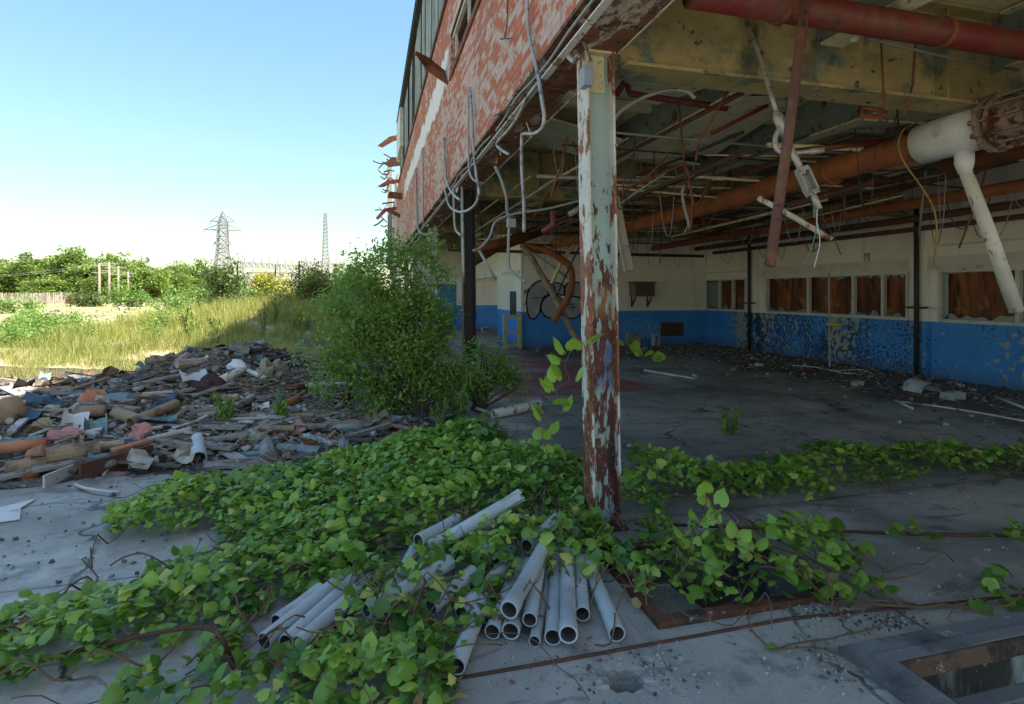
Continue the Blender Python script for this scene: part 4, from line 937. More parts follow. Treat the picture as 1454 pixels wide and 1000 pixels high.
for k in range(70):      # hangers
    x = rr.uniform(2.0, 10.5); y = rr.uniform(4.3, 15.5); L = rr.uniform(.3, 1.1); z = 3.34 if rr.random() < .3 else 4.1
    svc('hanger_rod', [(x, y, z), (x+rr.uniform(-.06, .06), y+rr.uniform(-.06, .06), z-L)], rr.choice([.005, .007, .01]), rr.choice(['rustdark', 'rust', 'galvdull', 'wire']), 'thin hanger rod dangling from the olive ceiling', 'rod', 'hanger rods dangling from the ceiling')
for k in range(80):      # loose cables
    x = rr.uniform(2.0, 10.3); y = rr.uniform(4.3, 15.5); z = rr.uniform(3.3, 3.7); L = rr.uniform(.3, 1.0); dx, dy = rr.uniform(-.5, .5), rr.uniform(-.5, .5)
    svc('loose_cable', curve([(x, y, z), (x+dx*.3, y+dy*.3, z-L*.8), (x+dx*.7, y+dy*.7, z-L), (x+dx, y+dy, z-L*rr.uniform(.1, .8))], 5), rr.choice([.004, .006, .008]), rr.choice(['wire', 'wire', 'rustdark', 'galvdull']), 'loose cable drooping below the olive ceiling', 'cable', 'loose cables drooping below the ceiling')
for k in range(12):      # pieces of conduit dangling askew
    x = rr.uniform(2.2, 9.5); y = rr.uniform(4.6, 13); z = 3.6
    svc('askew_bar', [(x, y, z), (x+rr.uniform(-.7, .7), y+rr.uniform(-.5, .5), z-rr.uniform(.5, 1.0))], rr.choice([.012, .018]), rr.choice(['rust', 'olive2', 'rustdark', 'galvdull']), 'bar hanging askew from the ceiling', 'bar', 'bars hanging askew from the ceiling')
rod('long_service_pipe', [(XR-.3, 15.5, 2.98), (XR-.3, 5, 3.0)], .05, 'rustdark', 'dark pipe running along the top of the side wall', 'pipe')
rod('long_service_pipe', [(XR-.75, 15.8, 3.12), (XR-.8, 4, 3.15)], .07, 'rustdark', 'thicker dark pipe just off the side wall near the ceiling', 'pipe')
rod('long_service_pipe', [(2.2, 15.95, 2.95), (10.6, 15.9, 2.9)], .045, 'rustdark', 'dark pipe running across the top of the back wall', 'pipe')
rod('long_service_pipe', [(8.6, 15.6, 3.1), (8.7, 3, 3.2)], .09, 'rustpipe', 'rusty pipe lengthwise between the main pipe and the side wall', 'pipe')
# cable tray with crumbling wrapping
mb = MB(); a, b = P(1120,292,7.6), P(1240,258,7.0); mb.tube([a, b], .05, 8); o = mb.build('lagged_pipe', 'rustdark', None, 'dark pipe with crumbling cream lagging under the main pipe', 'pipe')
# beam stub at facade top
mb = MB(); p0, p1 = P(899, 14, 3.6), P(950, -22, 3.5); mb.bar(p0, p1, .05, .14); mb.build('beam_stub', 'redpipe', None, 'short rusty red beam end right of the near column top', 'beam')
# standing pole with yellow helmet-like cap by the side wall
p = PX(1178, 515, XR-1.0); p.z = 0
t = thing('standing_pole', 'thin metal pole standing before the blue wall below the triple window', 'pole', p)
mb = MB(); mb.tube([(p.x, p.y, 0), (p.x-.02, p.y, 2.15)], .02, 8); mb.build('pole', 'galvdull', t); mb = MB(); mb.tube([(p.x, p.y, 0), (p.x, p.y, .02)], .12, 12); mb.build('foot', 'rustdark', t)
q = Vector((p.x+.0, p.y-.12, .98)); mb = MB(); mb.tube([q+Vector((0,0,-.03)), q, q+Vector((0,0,.045)), q+Vector((0,0,.05))], [.10, .15, .16, .10], 14); mb.build('yellow_bowl', 'yellow', None, 'small yellow bowl fixed on the standing pole', 'bowl', smooth=True)
# yellow railing at the wall corner
p = PY(728, 490, YB-.15); t = thing('yellow_railing', 'worn yellow steel railing beside the blue wall corner', 'railing', (4.2, YB, 0))
for x in (3.95, 4.42):
    mb = MB(); mb.box((x-.05, YB-.2, 0), (x+.05, YB-.1, 1.05)); mb.build('post', 'yellowold', t)
for z in (1.0, .55, .12): mb = MB(); mb.box((3.9, YB-.23, z-.04), (4.47, YB-.201, z+.04)); mb.build('rail', 'yellowold', t)

# ---------------- PVC conduits in the vines ----------------
def pvc(n0, z0, f0, z1, r, lab, kind=0):
    a, b = PZ(n0[0], n0[1], z0), PZ(f0[0], f0[1], z1)
    if kind == 1:      # torn end
        d = (b-a); mb = MB(); m = a+d*.72
        mb.tube([a, m, a+d*.78], [r, r, r*.9], 18, hollow=.12)
        for k in range(5):
            ang = k*2*math.pi/5; u = d.normalized().orthogonal().normalized(); w = d.normalized().cross(u)
            o1 = (u*math.cos(ang)+w*math.sin(ang)); o2 = (u*math.cos(ang+1.1)+w*math.sin(ang+1.1)); e = (d*(1+.05*random.uniform(-1, 1.5))+a)
            s = a+d*.76; V_ = [s+o1*r*.95, s+o2*r*.95, e+o2*r*random.uniform(.5, 1.2), e+o1*r*random.uniform(.5, 1.3)]
            mb.add(V_+[v*1+(o1+o2)*(-.004) for v in V_], [(0,1,2,3),(7,6,5,4),(0,4,5,1),(2,6,7,3),(1,5,6,2),(0,3,7,4)])
        return mb.build('plastic_pipe', 'pvc', None, lab, 'pipe', 'grey plastic pipes in the vines', smooth=False)
    t = thing('plastic_pipe', lab, 'pipe', (a+b)/2, 'grey plastic pipes in the vines')
    mb = MB(); d = (b-a).normalized(); sag = Vector((0,0,-.004)); L = (b-a).length
    pts = [a, a+d*.05, (a+b)/2+sag, b]; rad = [r]*4
    if kind == 2: pts = [a, a+d*.07, a+d*.075, (a+b)/2+sag, b]; rad = [r*1.13, r*1.13, r, r, r]
    N = 20; mb.tube(pts, rad, N, caps=False); mb.build('wall', 'pvc', t, smooth=True)
    for e, dd, rr_ in ((a, d, rad[0]), (b, -d, r)):
        mb = MB(); u = d.orthogonal().normalized(); w = d.cross(u)
        o = [e+(u*math.cos(2*math.pi*k/N)+w*math.sin(2*math.pi*k/N))*rr_ for k in range(N)]; i_ = [e+(v-e)*(.80 if kind == 2 and e is a else .86) for v in o]; dp = [v+dd*min(.22, L*.35) for v in i_]
        mb.add(o+i_, [(k, N+k, N+(k+1) % N, (k+1) % N) for k in range(N)]); mb.build('cut_edge', 'pvcin', t)
        mb = MB(); mb.add(i_+dp, [(k, (k+1) % N, N+(k+1) % N, N+k) for k in range(N)]+[tuple(range(N, 2*N))]); mb.build('bore', 'pvcbore', t, smooth=True)
    return t
r = .041
pvc((723,866), .17, (771,779), .20, r, 'topmost grey pipe of the middle fan, wide open end facing the camera', 2)
pvc((725,896), .05, (752,800), .08, r, 'grey pipe directly under the topmost pipe of the fan', 2)
pvc((699,897), .05, (742,785), .08, r*.95, 'grey pipe left of the one under the topmost pipe')
pvc((785,905), .05, (791,785), .08, r, 'grey pipe fourth from the right in the fan, open end low')
pvc((807,901), .09, (805,785), .12, r, 'grey pipe in the middle of the right fan with scuffed white rim', 2)
pvc((827,872), .06, (822,785), .08, r*.95, 'grey pipe with shortest visible length, second from the right in the fan')
pvc((876,900), .05, (812,745), .09, r, 'grey pipe splayed furthest right, pointing away from the rest of the fan')
pvc((759,911), .03, (783,800), .05, r*.7, 'thin grey pipe low in the fan with a small bore')
pvc((752,880), .10, (766,800), .13, r*.9, 'grey pipe tucked between the topmost pipe and the thin one')
pvc((648,946), .05, (690,840), .08, r, 'grey pipe end lowest in the pile, split and half buried in leaves')
pvc((393,884), .06, (455,838), .07, r, 'outermost left grey pipe with a dark hollow end')
pvc((375,911), .06, (484,823), .08, r, 'long grey pipe second from the left in the parallel row')
pvc((406,913), .07, (513,815), .09, r, 'long grey pipe third from the left in the parallel row')
pvc((424,915), .07, (540,812), .10, r, 'long grey pipe fourth from the left in the parallel row')
pvc((484,916), .05, (560,862), .06, r, 'grey pipe half hidden in leaves right of the parallel row')
pvc((520,868), .12, (640,798), .17, r, 'pale grey pipe slanting up through the leaves in the pile centre')
pvc((594,768), .20, (650,738), .20, r, 'short grey pipe with a round black mouth facing left')
pvc((606,775), .16, (700,740), .22, r*.9, 'grey pipe behind the round black mouth')
pvc((640,762), .22, (736,706), .38, r, 'grey pipe raised above the leaves with a torn flattened end', 1)
pvc((612,862), .10, (672,812), .14, r, 'short grey pipe under leaves between the centre and the fan')
pvc((556,843), .09, (590,780), .10, r, 'brownish grey pipe standing across the pile behind the row')
pvc((686,773), .14, (704,800), .12, r*.95, 'crushed grey pipe mouth below the torn pipe')
pvc((655,870), .08, (720,800), .12, r, 'grey pipe behind the fan, mostly in leaves')
pvc((748,775), .16, (790,738), .17, r, 'grey pipe section beside the foot of the near column')
pvc((730,733), .16, (751,733), .16, r*.35, 'very small grey tube left of the column foot')
pvc((640,800), .12, (600,768), .14, r*.9, 'grey pipe crossing under the black-mouthed one')
pvc((470,935), .06, (548,872), .05, r*.9, 'grey pipe deepest in the leaves at the lower left')

# ---------------- vines ----------------
def vine(name, polys, lab, n_per_m2, h, size, seed, dense=.42, sz_tint=.0, group=None, wire=True):
    rg = np.random.default_rng(seed); allp = []; al = []
    stems = MB()
    for poly, dens, hh in polys:
        W_ = [PZ(px, py, .07) for px, py in poly]; W_ = [(p.x, p.y) for p in W_]
        xs_ = [p[0] for p in W_]; ys_2 = [p[1] for p in W_]
        area = abs(sum(W_[i][0]*W_[(i+1) % len(W_)][1]-W_[(i+1) % len(W_)][0]*W_[i][1] for i in range(len(W_))))/2
        bb = (max(xs_)-min(xs_))*(max(ys_2)-min(ys_2)); n = int(n_per_m2*dens*bb)
        x = rg.uniform(min(xs_)-.05, max(xs_)+.05, n); y = rg.uniform(min(ys_2)-.05, max(ys_2)+.05, n)
        x2 = x+(fbm(x, y, 2.2, 3, seed)-.5)*.55; y2 = y+(fbm(x, y, 2.2, 3, seed+9)-.5)*.55
        ins = inpoly(x2, y2, W_); x, y, x2, y2 = x[ins], y[ins], x2[ins], y2[ins]
        ed = edgedist(x2, y2, W_)
        clump = fbm(x, y, 3.1, 3, seed+3); keep = rg.random(len(x)) < sstep(dense-.14, dense+.1, clump+.35*sstep(0, .4, ed)-(.18 if dens < .5 else 0))
        x, y, ed, clump = x[keep], y[keep], ed[keep], clump[keep]
        top = hh*(.35+.65*sstep(0, .35, ed))*(.45+1.0*fbm(x, y, 1.6, 3, seed+5)); z = top*(1-.62*rg.random(len(x))**1.6)+.02
        allp.append(np.stack([x, y, z], 1)); al.append(clump)
        for k in range(int(area*14)+2):
            i = rg.integers(len(x)) if len(x) else 0
            if not len(x): break
            p = Vector((x[i], y[i], .02)); a = rg.uniform(0, 6.28); q = [p]
            for s in range(7):
                a += rg.uniform(-.6, .6); p = p+Vector((math.cos(a)*.11, math.sin(a)*.11, 0)); q.append(Vector((p.x, p.y, .015+hh*.7*rg.random())))
            stems.tube(curve(q, 2), rg.uniform(.002, .0055), 4)
    P_ = np.concatenate(allp); n = len(P_); cl = np.concatenate(al)
    yaw = rg.uniform(0, 2*np.pi, n); pitch = rg.normal(.30, .38, n); roll = rg.normal(0, .42, n)
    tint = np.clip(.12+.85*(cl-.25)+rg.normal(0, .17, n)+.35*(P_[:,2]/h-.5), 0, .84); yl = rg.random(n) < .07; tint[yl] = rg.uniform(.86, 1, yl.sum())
    base = rg.uniform(.45, 1.25, n)*size; sc = np.stack([base, base*rg.uniform(.85, 1.1, n), base*rg.uniform(.4, 1.7, n)], 1)
    sm = rg.random(n) < .18; sc[sm] *= .55
    pick = rg.random(n); RM = rotmats(yaw, pitch, roll); a_, b_, c_ = pick < .62, (pick >= .62) & (pick < .955), pick >= .955
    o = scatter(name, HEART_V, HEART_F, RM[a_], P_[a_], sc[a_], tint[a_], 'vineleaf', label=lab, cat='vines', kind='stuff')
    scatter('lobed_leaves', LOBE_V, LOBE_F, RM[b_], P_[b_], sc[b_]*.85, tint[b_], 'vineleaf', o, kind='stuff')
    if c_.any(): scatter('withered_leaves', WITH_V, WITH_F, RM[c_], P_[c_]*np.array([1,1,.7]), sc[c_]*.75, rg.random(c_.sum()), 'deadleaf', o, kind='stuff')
    if wire: stems.build('vine_stems', 'stem', o, smooth=True)
    print(name, n); return o
A1 = [(-60,990),(-60,878),(70,862),(190,830),(280,795),(335,768),(300,752),(240,760),(150,755),(128,742),(150,712),(220,695),(310,682),(430,668),(560,636),(640,608),(705,612),(725,648),(830,655),(838,748),(790,752),(752,736),(735,742),(690,735),(655,752),(640,772),(590,775),(580,800),(545,815),(450,842),(380,880),(365,905),(300,898),(200,915),(80,945)]
vine('vine_cover', [(A1, 1.0, .23)], 'thick green vine carpet spreading over the slab left of the near column', 1250, .25, .068, 3, .25)
A2 = [(330,1060),(330,985),(395,935),(480,915),(560,895),(625,880),(685,872),(695,905),(650,925),(640,940),(690,970),(600,1060)]
A3 = [(60,1060),(150,965),(260,945),(350,930),(400,925),(400,1060)]
vine('vine_cover', [(A2, 1.0, .20), (A3, .5, .15)], 'vines in the very foreground below the pile of grey pipes', 1050, .22, .072, 8, .26)
A4 = [(440,905),(470,868),(570,820),(650,770),(740,755),(850,745),(868,800),(850,830),(700,850),(620,900),(520,925)]
A8 = [(365,945),(372,915),(410,905),(470,895),(500,905),(480,930),(400,955)]; A9 = [(440,850),(480,800),(540,790),(580,815),(560,838),(500,850)]
A10 = [(640,790),(700,765),(790,745),(840,752),(850,790),(790,800),(770,790),(735,800),(700,830),(660,840),(610,830)]
vine('vine_cover', [(A4, .6, .42), ([(540,880),(600,838),(690,822),(705,870),(640,905),(530,925)], 1.0, .30), (A8, 1.3, .22), ([(380,905),(440,880),(520,885),(560,860),(600,880),(520,935),(400,940)], 1.0, .2), (A9, 1.1, .36), (A10, .9, .44)], 'vine sprays growing up through the grey pipes', 900, .33, .072, 13, .36)
A5 = [(872,640),(960,650),(1010,665),(1110,660),(1180,680),(1190,705),(1080,700),(985,705),(955,725),(940,770),(925,830),(880,840),(845,790),(845,765),(872,750)]
vine('vine_cover', [(A5, 1.0, .22)], 'vines climbing round the right side of the near column foot', 700, .22, .066, 21, .40)
A6 = [(945,800),(985,770),(1090,750),(1190,745),(1225,790),(1235,830),(1190,845),(1100,852),(1000,862),(950,850)]
vine('vine_cover', [(A6, .8, .25), ([(960,870),(1010,860),(1080,860),(1085,890),(1060,925),(1000,930)], .25, .06), ([(880,765),(940,760),(960,850),(905,850)], .8, .16)], 'tall vine clump growing out of the rusty floor recess', 620, .26, .076, 25, .45)
A7 = [(960,668),(1080,640),(1200,632),(1454,640),(1560,645),(1560,668),(1300,668),(1190,680),(1080,695),(1000,690)]
vine('vine_cover', [(A7, .95, .17)], 'long narrow vine strip crossing the indoor floor to the right edge', 620, .20, .066, 31, .40)
vine('vine_cover', [([(1365,850),(1400,822),(1520,815),(1530,880),(1440,868)], .8, .14)], 'vine clump at the right edge above the pit', 560, .14, .09, 35, .35)
for poly, lab, sd_2 in (([(1262,762),(1290,748),(1330,750),(1325,768)], 'small vine sprout on the middle floor joint', 41), ([(1402,762),(1430,745),(1500,742),(1500,768)], 'small vine sprout on the floor joint at the right edge', 42), ([(1130,770),(1160,740),(1200,735),(1200,765)], 'vine sprout behind the recess clump', 43), ([(1280,865),(1300,850),(1312,862)], 'lone vine leaf sprig beside the pit curb', 44)):
    vine('vine_sprout', [(poly, 1.4, .17)], lab, 560, .17, .07, sd_2, .2, wire=False)

# climbing sprigs left and right of the near column
def sprig(name, pts, d, n, size, lab, seed):
    rg = random.Random(seed); path = curve([P(px, py, d) for px, py in pts], 8)
    base = PZ(pts[-1][0], pts[-1][1], 0) if False else path[-1]
    t = thing(name, lab, 'vine', path[-1])
    mb = MB(); mb.tube(path, .003, 5)
    pos, yw, pt, rl, sc, ti = [], [], [], [], [], []
    for k in range(n):
        p = path[int((k+.5)/n*(len(path)-1))]; a = rg.uniform(0, 6.28); out = Vector((math.cos(a)*.05, math.sin(a)*.05, rg.uniform(-.02, .03)))
        mb.tube([p, p+out], .0015, 4); pos.append(p+out); yw.append(a); pt.append(rg.uniform(.5, 1.3)); rl.append(rg.uniform(-.5, .5)); sc.append(size*rg.uniform(.6, 1.15)); ti.append(rg.uniform(.6, .84))
    mb.build('stem', 'stem', t, smooth=True)
    scatter('leaves', HEART_V, HEART_F, rotmats(np.array(yw), np.array(pt), np.array(rl)), np.array([tuple(p) for p in pos]), np.array(sc), np.array(ti), 'vineleaf', t)
sprig('climbing_vine', [(826,488),(812,498),(802,520),(808,540),(790,552),(795,575),(780,590),(770,620),(785,660)], 3.9, 17, .12, 'single bright vine shoot rising just left of the near column', 2)
sprig('climbing_vine', [(880,490),(900,498),(925,508),(945,514)], 8.5, 9, .17, 'leafy shoot reaching out right behind the near column', 3)
sprig('climbing_vine', [(1003,705),(1000,730),(985,760),(975,800)], 3.2, 14, .075, 'upright vine shoot rising out of the rusty recess', 4)
sprig('climbing_vine', [(1000,690),(1030,760),(1060,780),(1100,800),(1110,830)], 3.1, 16, .085, 'arching vine shoot above the recess clump', 5)

# ---------------- shrubs and weeds ----------------
def shrub(name, base, lobes, nleaf, lsize, mat, lab, seed, stems=14, tv=OVAL_V, tf=OVAL_F, cat='shrub', group=None, flowers=0, droop=.1, fsize=.08):
    rg = np.random.default_rng(seed); base = Vector(base); t = thing(name, lab, cat, base, group)
    mb = MB(); tips = []
    lob = np.array(lobes, float); wts = lob[:,3]**2; wts /= wts.sum()
    for k in range(stems):
        L = lob[rg.choice(len(lob), p=wts)]; e = base+Vector((L[0]+rg.normal(0, L[3]*.4), L[1]+rg.normal(0, L[3]*.4), L[2]+rg.normal(0, L[3]*.4)))
        m_ = base.lerp(e, .5)+Vector((rg.normal(0, .06), rg.normal(0, .06), .05*(e-base).length)); mb.tube(curve([base+Vector((rg.normal(0, .05), rg.normal(0, .05), 0)), m_, e], 3), [.016*lsize/.04*(1-.75*i/6) for i in range(7)] , 5)
        tips += [e, m_]
    mb.build('stem', 'trunk', t, smooth=True)
    # twig clumps then leaves round them
    nc = max(8, nleaf//26); ci = rg.choice(len(lob), nc, p=wts); v = rg.normal(size=(nc, 3)); v /= np.linalg.norm(v, axis=1)[:,None]
    c = lob[ci,:3]+v*(lob[ci,3]*(.35+.75*rg.random(nc)**.6))[:,None]*np.array([1, 1, .95]); c = c[c[:,2] > .05]; nc = len(c)
    k = rg.integers(nc, size=nleaf); s = .10*lsize/.045; dirs = rg.normal(size=(nc, 3))+np.array([0,0,.6]); dirs /= np.linalg.norm(dirs, axis=1)[:,None]
    pos = c[k]+rg.normal(size=(nleaf, 3))*s*.42+dirs[k]*(rg.random(nleaf)*2-1)[:,None]*s*1.6
    pos = pos[pos[:,2] > .01]; n = len(pos); k = k[:n]
    tn = rg.random(nc)[k[:n] % nc]*.5+rg.random(n)*.35
    if flowers:
        f = rg.random(nc) < .45; top = c[:,2] > np.median(c[:,2])*.75; idx = np.where(f & top)[0]
        if len(idx):
            kk = idx[rg.integers(len(idx), size=flowers)]; fp = c[kk]+rg.normal(size=(flowers, 3))*s*.6+np.array([0,0,s*.5])
            scatter('flowers', DIA_V, DIA_F, rotmats(rg.uniform(0, 6.3, flowers), rg.normal(0, .6, flowers), rg.normal(0, .6, flowers)), fp+np.array(base), np.full(flowers, fsize), rg.random(flowers), 'flower', t, kind='stuff')
    scatter('leaves', tv, tf, rotmats(rg.uniform(0, 6.3, n), rg.normal(droop, .6, n), rg.normal(0, .6, n)), pos+np.array(base), lsize*rg.uniform(.6, 1.3, n), tn, mat, t)
    return t
b = PZ(598, 598, 0)
big = [(-.05,0,.85,.50),(-.45,.1,1.25,.42),(-.15,.1,1.6,.36),(-.28,.2,2.0,.24),(.12,.1,1.25,.34),(-.85,.1,1.15,.30),(-.75,0,.7,.34),(-1.08,.1,.8,.22),(-.62,.1,1.7,.26),(.15,0,.45,.36),(-.45,0,.35,.32),(.92,.1,.55,.20),(.72,.1,.85,.2),(.02,.1,2.15,.14),(-.5,.1,2.1,.14),(-1.0,.1,1.45,.16),(-1.25,.1,1.05,.12),(.22,.1,1.85,.18),(-.75,.1,2.0,.10),(.55,.1,.55,.26),(-1.2,0,.5,.14)]
shrub('leafy_shrub', b, [(x*1.04, y, z*1.05, r_*.84) for x, y, z, r_ in big if x < .6]+[(-1.45,.1,.9,.10),(-1.3,.1,1.5,.10),(-.95,.1,1.85,.09),(.1,.1,2.4,.09),(-.35,.1,2.35,.09)], 22000, .062, 'shrubleaf', 'big leafy green shrub left of the black column', 5, 60)
shrub('leafy_shrub', PZ(682, 583, 0), [(-.1,0,.35,.26),(.2,.1,.55,.22),(.45,.1,.45,.16),(.05,.1,.85,.16),(.55,0,.3,.12),(.3,.1,.9,.09),(-.25,0,.55,.16)], 3600, .058, 'shrubleaf', 'low loose shrub spreading round the foot of the black column', 15, 30)
rg = np.random.default_rng(77)
for k in range(11):      # fine shoots beyond the outline of the shrub
    pass
# feathery weeds at the foot of the shrub
def feather(base, h, n, lab, seed, grp=None, w=.16, mat='weedleaf'):
    rg = np.random.default_rng(seed); base = Vector(base); t = thing('feathery_weed', lab, 'weed', base, grp); mb = MB(); pos, yw, pt = [], [], []
    for s in range(n):
        a = rg.uniform(0, 6.28); hh = h*rg.uniform(.45, 1); sp = rg.uniform(.1, .42); e = base+Vector((math.cos(a)*sp*h, math.sin(a)*sp*h, hh)); b0 = base+Vector((math.cos(a)*.04, math.sin(a)*.04, 0)); mb.tube([b0, e], [.006, .003], 4)
        for k in range(46):
            f = k/46; pos.append(b0.lerp(e, .12+.88*f)); yw.append(rg.uniform(0, 6.28)); pt.append(-rg.uniform(.3, 1.0)-f*.3)
    mb.build('stem', 'stem', t); n2 = len(pos)
    L = w*h*rg.uniform(.5, 1, n2); sc = np.stack([L, L*.35, L], 1)
    scatter('leaves', DIA_V, DIA_F, rotmats(np.array(yw), np.array(pt), rg.normal(0, .5, n2)), np.array([tuple(p) for p in pos]), sc, rg.random(n2)*.7+.15, mat, t)
feather(PZ(650,600,0), .85, 9, 'tall feathery green weed at the right foot of the big shrub', 1)
feather(PZ(690,628,0), .5, 7, 'low feathery weed beside the white broken pipe', 2)
feather(PZ(625,612,0), .5, 6, 'short feathery weed under the big shrub', 6)
feather(PZ(1035,617,0), .38, 9, 'small green weed growing alone on the indoor floor', 3, w=.22)
feather(PZ(990,842,-.1), .50, 4, 'narrow leaved weed rising in the rusty recess', 4, w=.22)
feather(PZ(320,592,.25), .35, 6, 'bright green weed on the rubble heap', 7, w=.3)
feather(PZ(400,590,.2), .3, 6, 'small weed in front of the orange tube on the rubble', 8, w=.3)
feather(PZ(800,845,0), .22, 4, 'tiny weed among the grey pipes', 9, w=.3)

# ---------------- rubble heap ----------------
def H(x, y):
    t0 = float(terr(x, y)); return max(float(heap(x, y)) if y > 5.6 else 0, t0, 0.0 if y < 7.6 else -9)
def hit(px, py, up=0.0):
    d = 3.0
    while d < 140:
        p = P(px, py, d)
        if p.z <= H(p.x, p.y): break
        d *= 1.006
    return Vector((p.x, p.y, H(p.x, p.y)+up))
xs_r = np.linspace(-9.5, 1.15, 210); ys_r = np.linspace(5.7, 13.5, 150); Xr, Yr = np.meshgrid(xs_r, ys_r)
edge = sstep(-9.5, -8, Xr)*sstep(13.5, 12, Yr)*sstep(5.72, 6.05, Yr+.5*(vnoise(Xr, Yr, 1.3)-.5))
Zr = np.maximum(heap(Xr, Yr), np.where(Yr > 7.0, terr(Xr, Yr), 0))+.07*(fbm(Xr, Yr, 5, 3)-.2)*edge
Zr = np.where(edge < .03, Zr-.12, Zr)
mb = MB(); nx = len(xs_r); mb.v = [tuple(p) for p in np.stack([Xr.ravel(), Yr.ravel(), Zr.ravel()], 1)]
mb.f = [(j*nx+i, j*nx+i+1, (j+1)*nx+i+1, (j+1)*nx+i) for j in range(len(ys_r)-1) for i in range(nx-1)]
mb.build('rubble_bed', 'rubble', label='dark bed of crushed rubble and soil under the debris heap', cat='rubble', kind='stuff')
PAL = [(.62,.58,.52),(.55,.44,.30),(.50,.36,.22),(.16,.12,.09),(.10,.08,.07),(.26,.21,.16),(.05,.045,.045),(.30,.28,.26),(.42,.38,.33),(.22,.19,.16),(.13,.11,.10),(.33,.25,.18),(.50,.48,.47),(.12,.22,.25),(.16,.30,.34),(.40,.20,.13),(.20,.12,.08),(.36,.33,.40),(.55,.52,.47),(.08,.07,.07),(.46,.30,.24),(.28,.30,.33),(.24,.20,.15)]
rr = random.Random(9)
def chip(mb, p, s, col, kind):
    rot = (rr.gauss(0, .45), rr.gauss(0, .35), rr.uniform(0, 6.28)); m = Euler(rot).to_matrix()
    if kind == 0:      # irregular stone
        vs = [m@Vector((x*s*rr.uniform(.5, 1), y*s*rr.uniform(.4, .9), z*s*rr.uniform(.3, .7)))+p for x in (-1, 1) for y in (-1, 1) for z in (-1, 1)]
        mb.add(vs, [(0,1,3,2),(4,6,7,5),(0,4,5,1),(2,3,7,6),(0,2,6,4),(1,5,7,3)], col)
    elif kind == 1:    # slat
        L = s*rr.uniform(3, 8); d = m@Vector((1,0,0)); d.z *= .35; mb.bar(p-d*L/2, p+d*L/2, s*rr.uniform(.3, .9), s*rr.uniform(.08, .25), col)
    elif kind == 2:    # curled sheet
        L, w = s*rr.uniform(1.5, 3), s*rr.uniform(.8, 1.6); cv = rr.uniform(-1.2, 1.4); vs = []
        for i in range(5):
            for j in range(3):
                u = (i/4-.5); v = (j/2-.5); vs.append(m@Vector((L*u, w*v, s*cv*(u*u)*1.6+s*.3*math.sin(5*v+u*3)))+p+Vector((0,0,s*.2)))
        mb.add(vs, [(3*i+j, 3*i+3+j, 3*i+4+j, 3*i+1+j) for i in range(4) for j in range(2)], col)
    else:
        L = s*rr.uniform(2, 4); d = m@Vector((1,0,0)); d.z *= .4; mb.tube([p-d*L/2, p+d*L/2], s*rr.uniform(.25, .5), 7, col)
mb = MB()
for k in range(7600):
    x = rr.uniform(-8.5, 1.0); y = 5.85+rr.random()**1.25*6.3
    e = 6.0+.5*(float(vnoise(x, y, 1.3))-.5)
    if y < e-.1 or rr.random() > .25+1.1*min(1, float(heap(x, y))/.12+.25): continue
    z = H(x, y)+rr.uniform(-.01, .05)
    if x > -1.3 and y > 7: col = rr.choice([(.42,.44,.50),(.5,.5,.54),(.3,.31,.36),(.2,.19,.2)]); kd = rr.choice([0,0,0,0,1,2]); s = rr.uniform(.02, .06)
    else: col = rr.choice(PAL); kd = rr.choice([0,0,1,1,1,2,2,3]); s = rr.uniform(.02, .075)
    if k % 13 == 0 and y < 11: s *= 2.1; kd = rr.choice([1, 2, 2, 3]); z += .06
    chip(mb, Vector((x, y, z)), s, col, kd)
mb.build('rubble_chips', 'debris', label='countless small broken chips, slats and sheet scraps covering the debris heap', cat='rubble', kind='stuff')
# tangle of roots and wires
mb = MB()
for cx, cy, n_, rad in ((375,560,160,.9),(430,600,150,.8),(340,600,150,.9),(395,545,90,.45),(455,595,110,.5),(300,625,80,.7),(470,640,60,.6)):
    c = hit(cx, cy)
    for k in range(n_):
        x, y = c.x+rr.gauss(0, rad*.55), c.y+rr.gauss(0, rad*.4); a = rr.uniform(0, 6.28); p = Vector((x, y, H(x, y)+rr.uniform(.01, .10))); q = [p]
        for s in range(4): a += rr.uniform(-.7, .7); p = p+Vector((math.cos(a)*.10, math.sin(a)*.10, rr.uniform(-.03, .035))); p.z = max(p.z, H(p.x, p.y)+.005); q.append(p)
        mb.tube(curve(q, 2), rr.uniform(.003, .011), 4)
mb.build('root_tangle', 'straw', label='pale tangle of dry roots and stripped wires on the rubble', cat='roots', kind='stuff', smooth=True)
# bigger individual pieces
def ln(a, b, r, mat, name, lab, cat, up=.05, hollow=0, cv=None, n=14, rad=None):
    A, Bq = hit(*a, up=up), hit(*b, up=up); pts = [A]+([hit(*c, up=up+.02) for c in cv] if cv else [])+[Bq]
    return rod(name, pts, rad or r, mat, lab, cat, n=n, cv=bool(cv), hollow=hollow, sm=not hollow)
def board(a, b, w, h, mat, lab, up=.06, name='board'):
    mb = MB(); mb.bar(hit(*a, up=up), hit(*b, up=up), w, h); return mb.build(name, mat, None, lab, 'board')
ln((282,662), (281,634), .075, 'pvc', 'plastic_pipe', 'short fat grey pipe stub with its dark mouth toward the slab edge', 'pipe', .07, .12, n=20)
ln((261,662), (264,640), .065, 'claybrown', 'clay_pipe', 'small brown pipe stub beside the fat grey pipe stub', 'pipe', .06, .25)
ln((-6,608), (28,598), .16, 'claybrown', 'clay_pipe', 'fat brown drum-like pipe at the left edge of the rubble', 'pipe', .14)
ln((66,668), (142,655), .085, 'claybrown', 'insulated_pipe', 'light brown lagged pipe lying level at the front of the heap', 'pipe', .12, .2)
ln((8,680), (66,671), .075, 'claybrown', 'insulated_pipe', 'light brown lagged pipe length ending at the left front of the heap', 'pipe', .08)
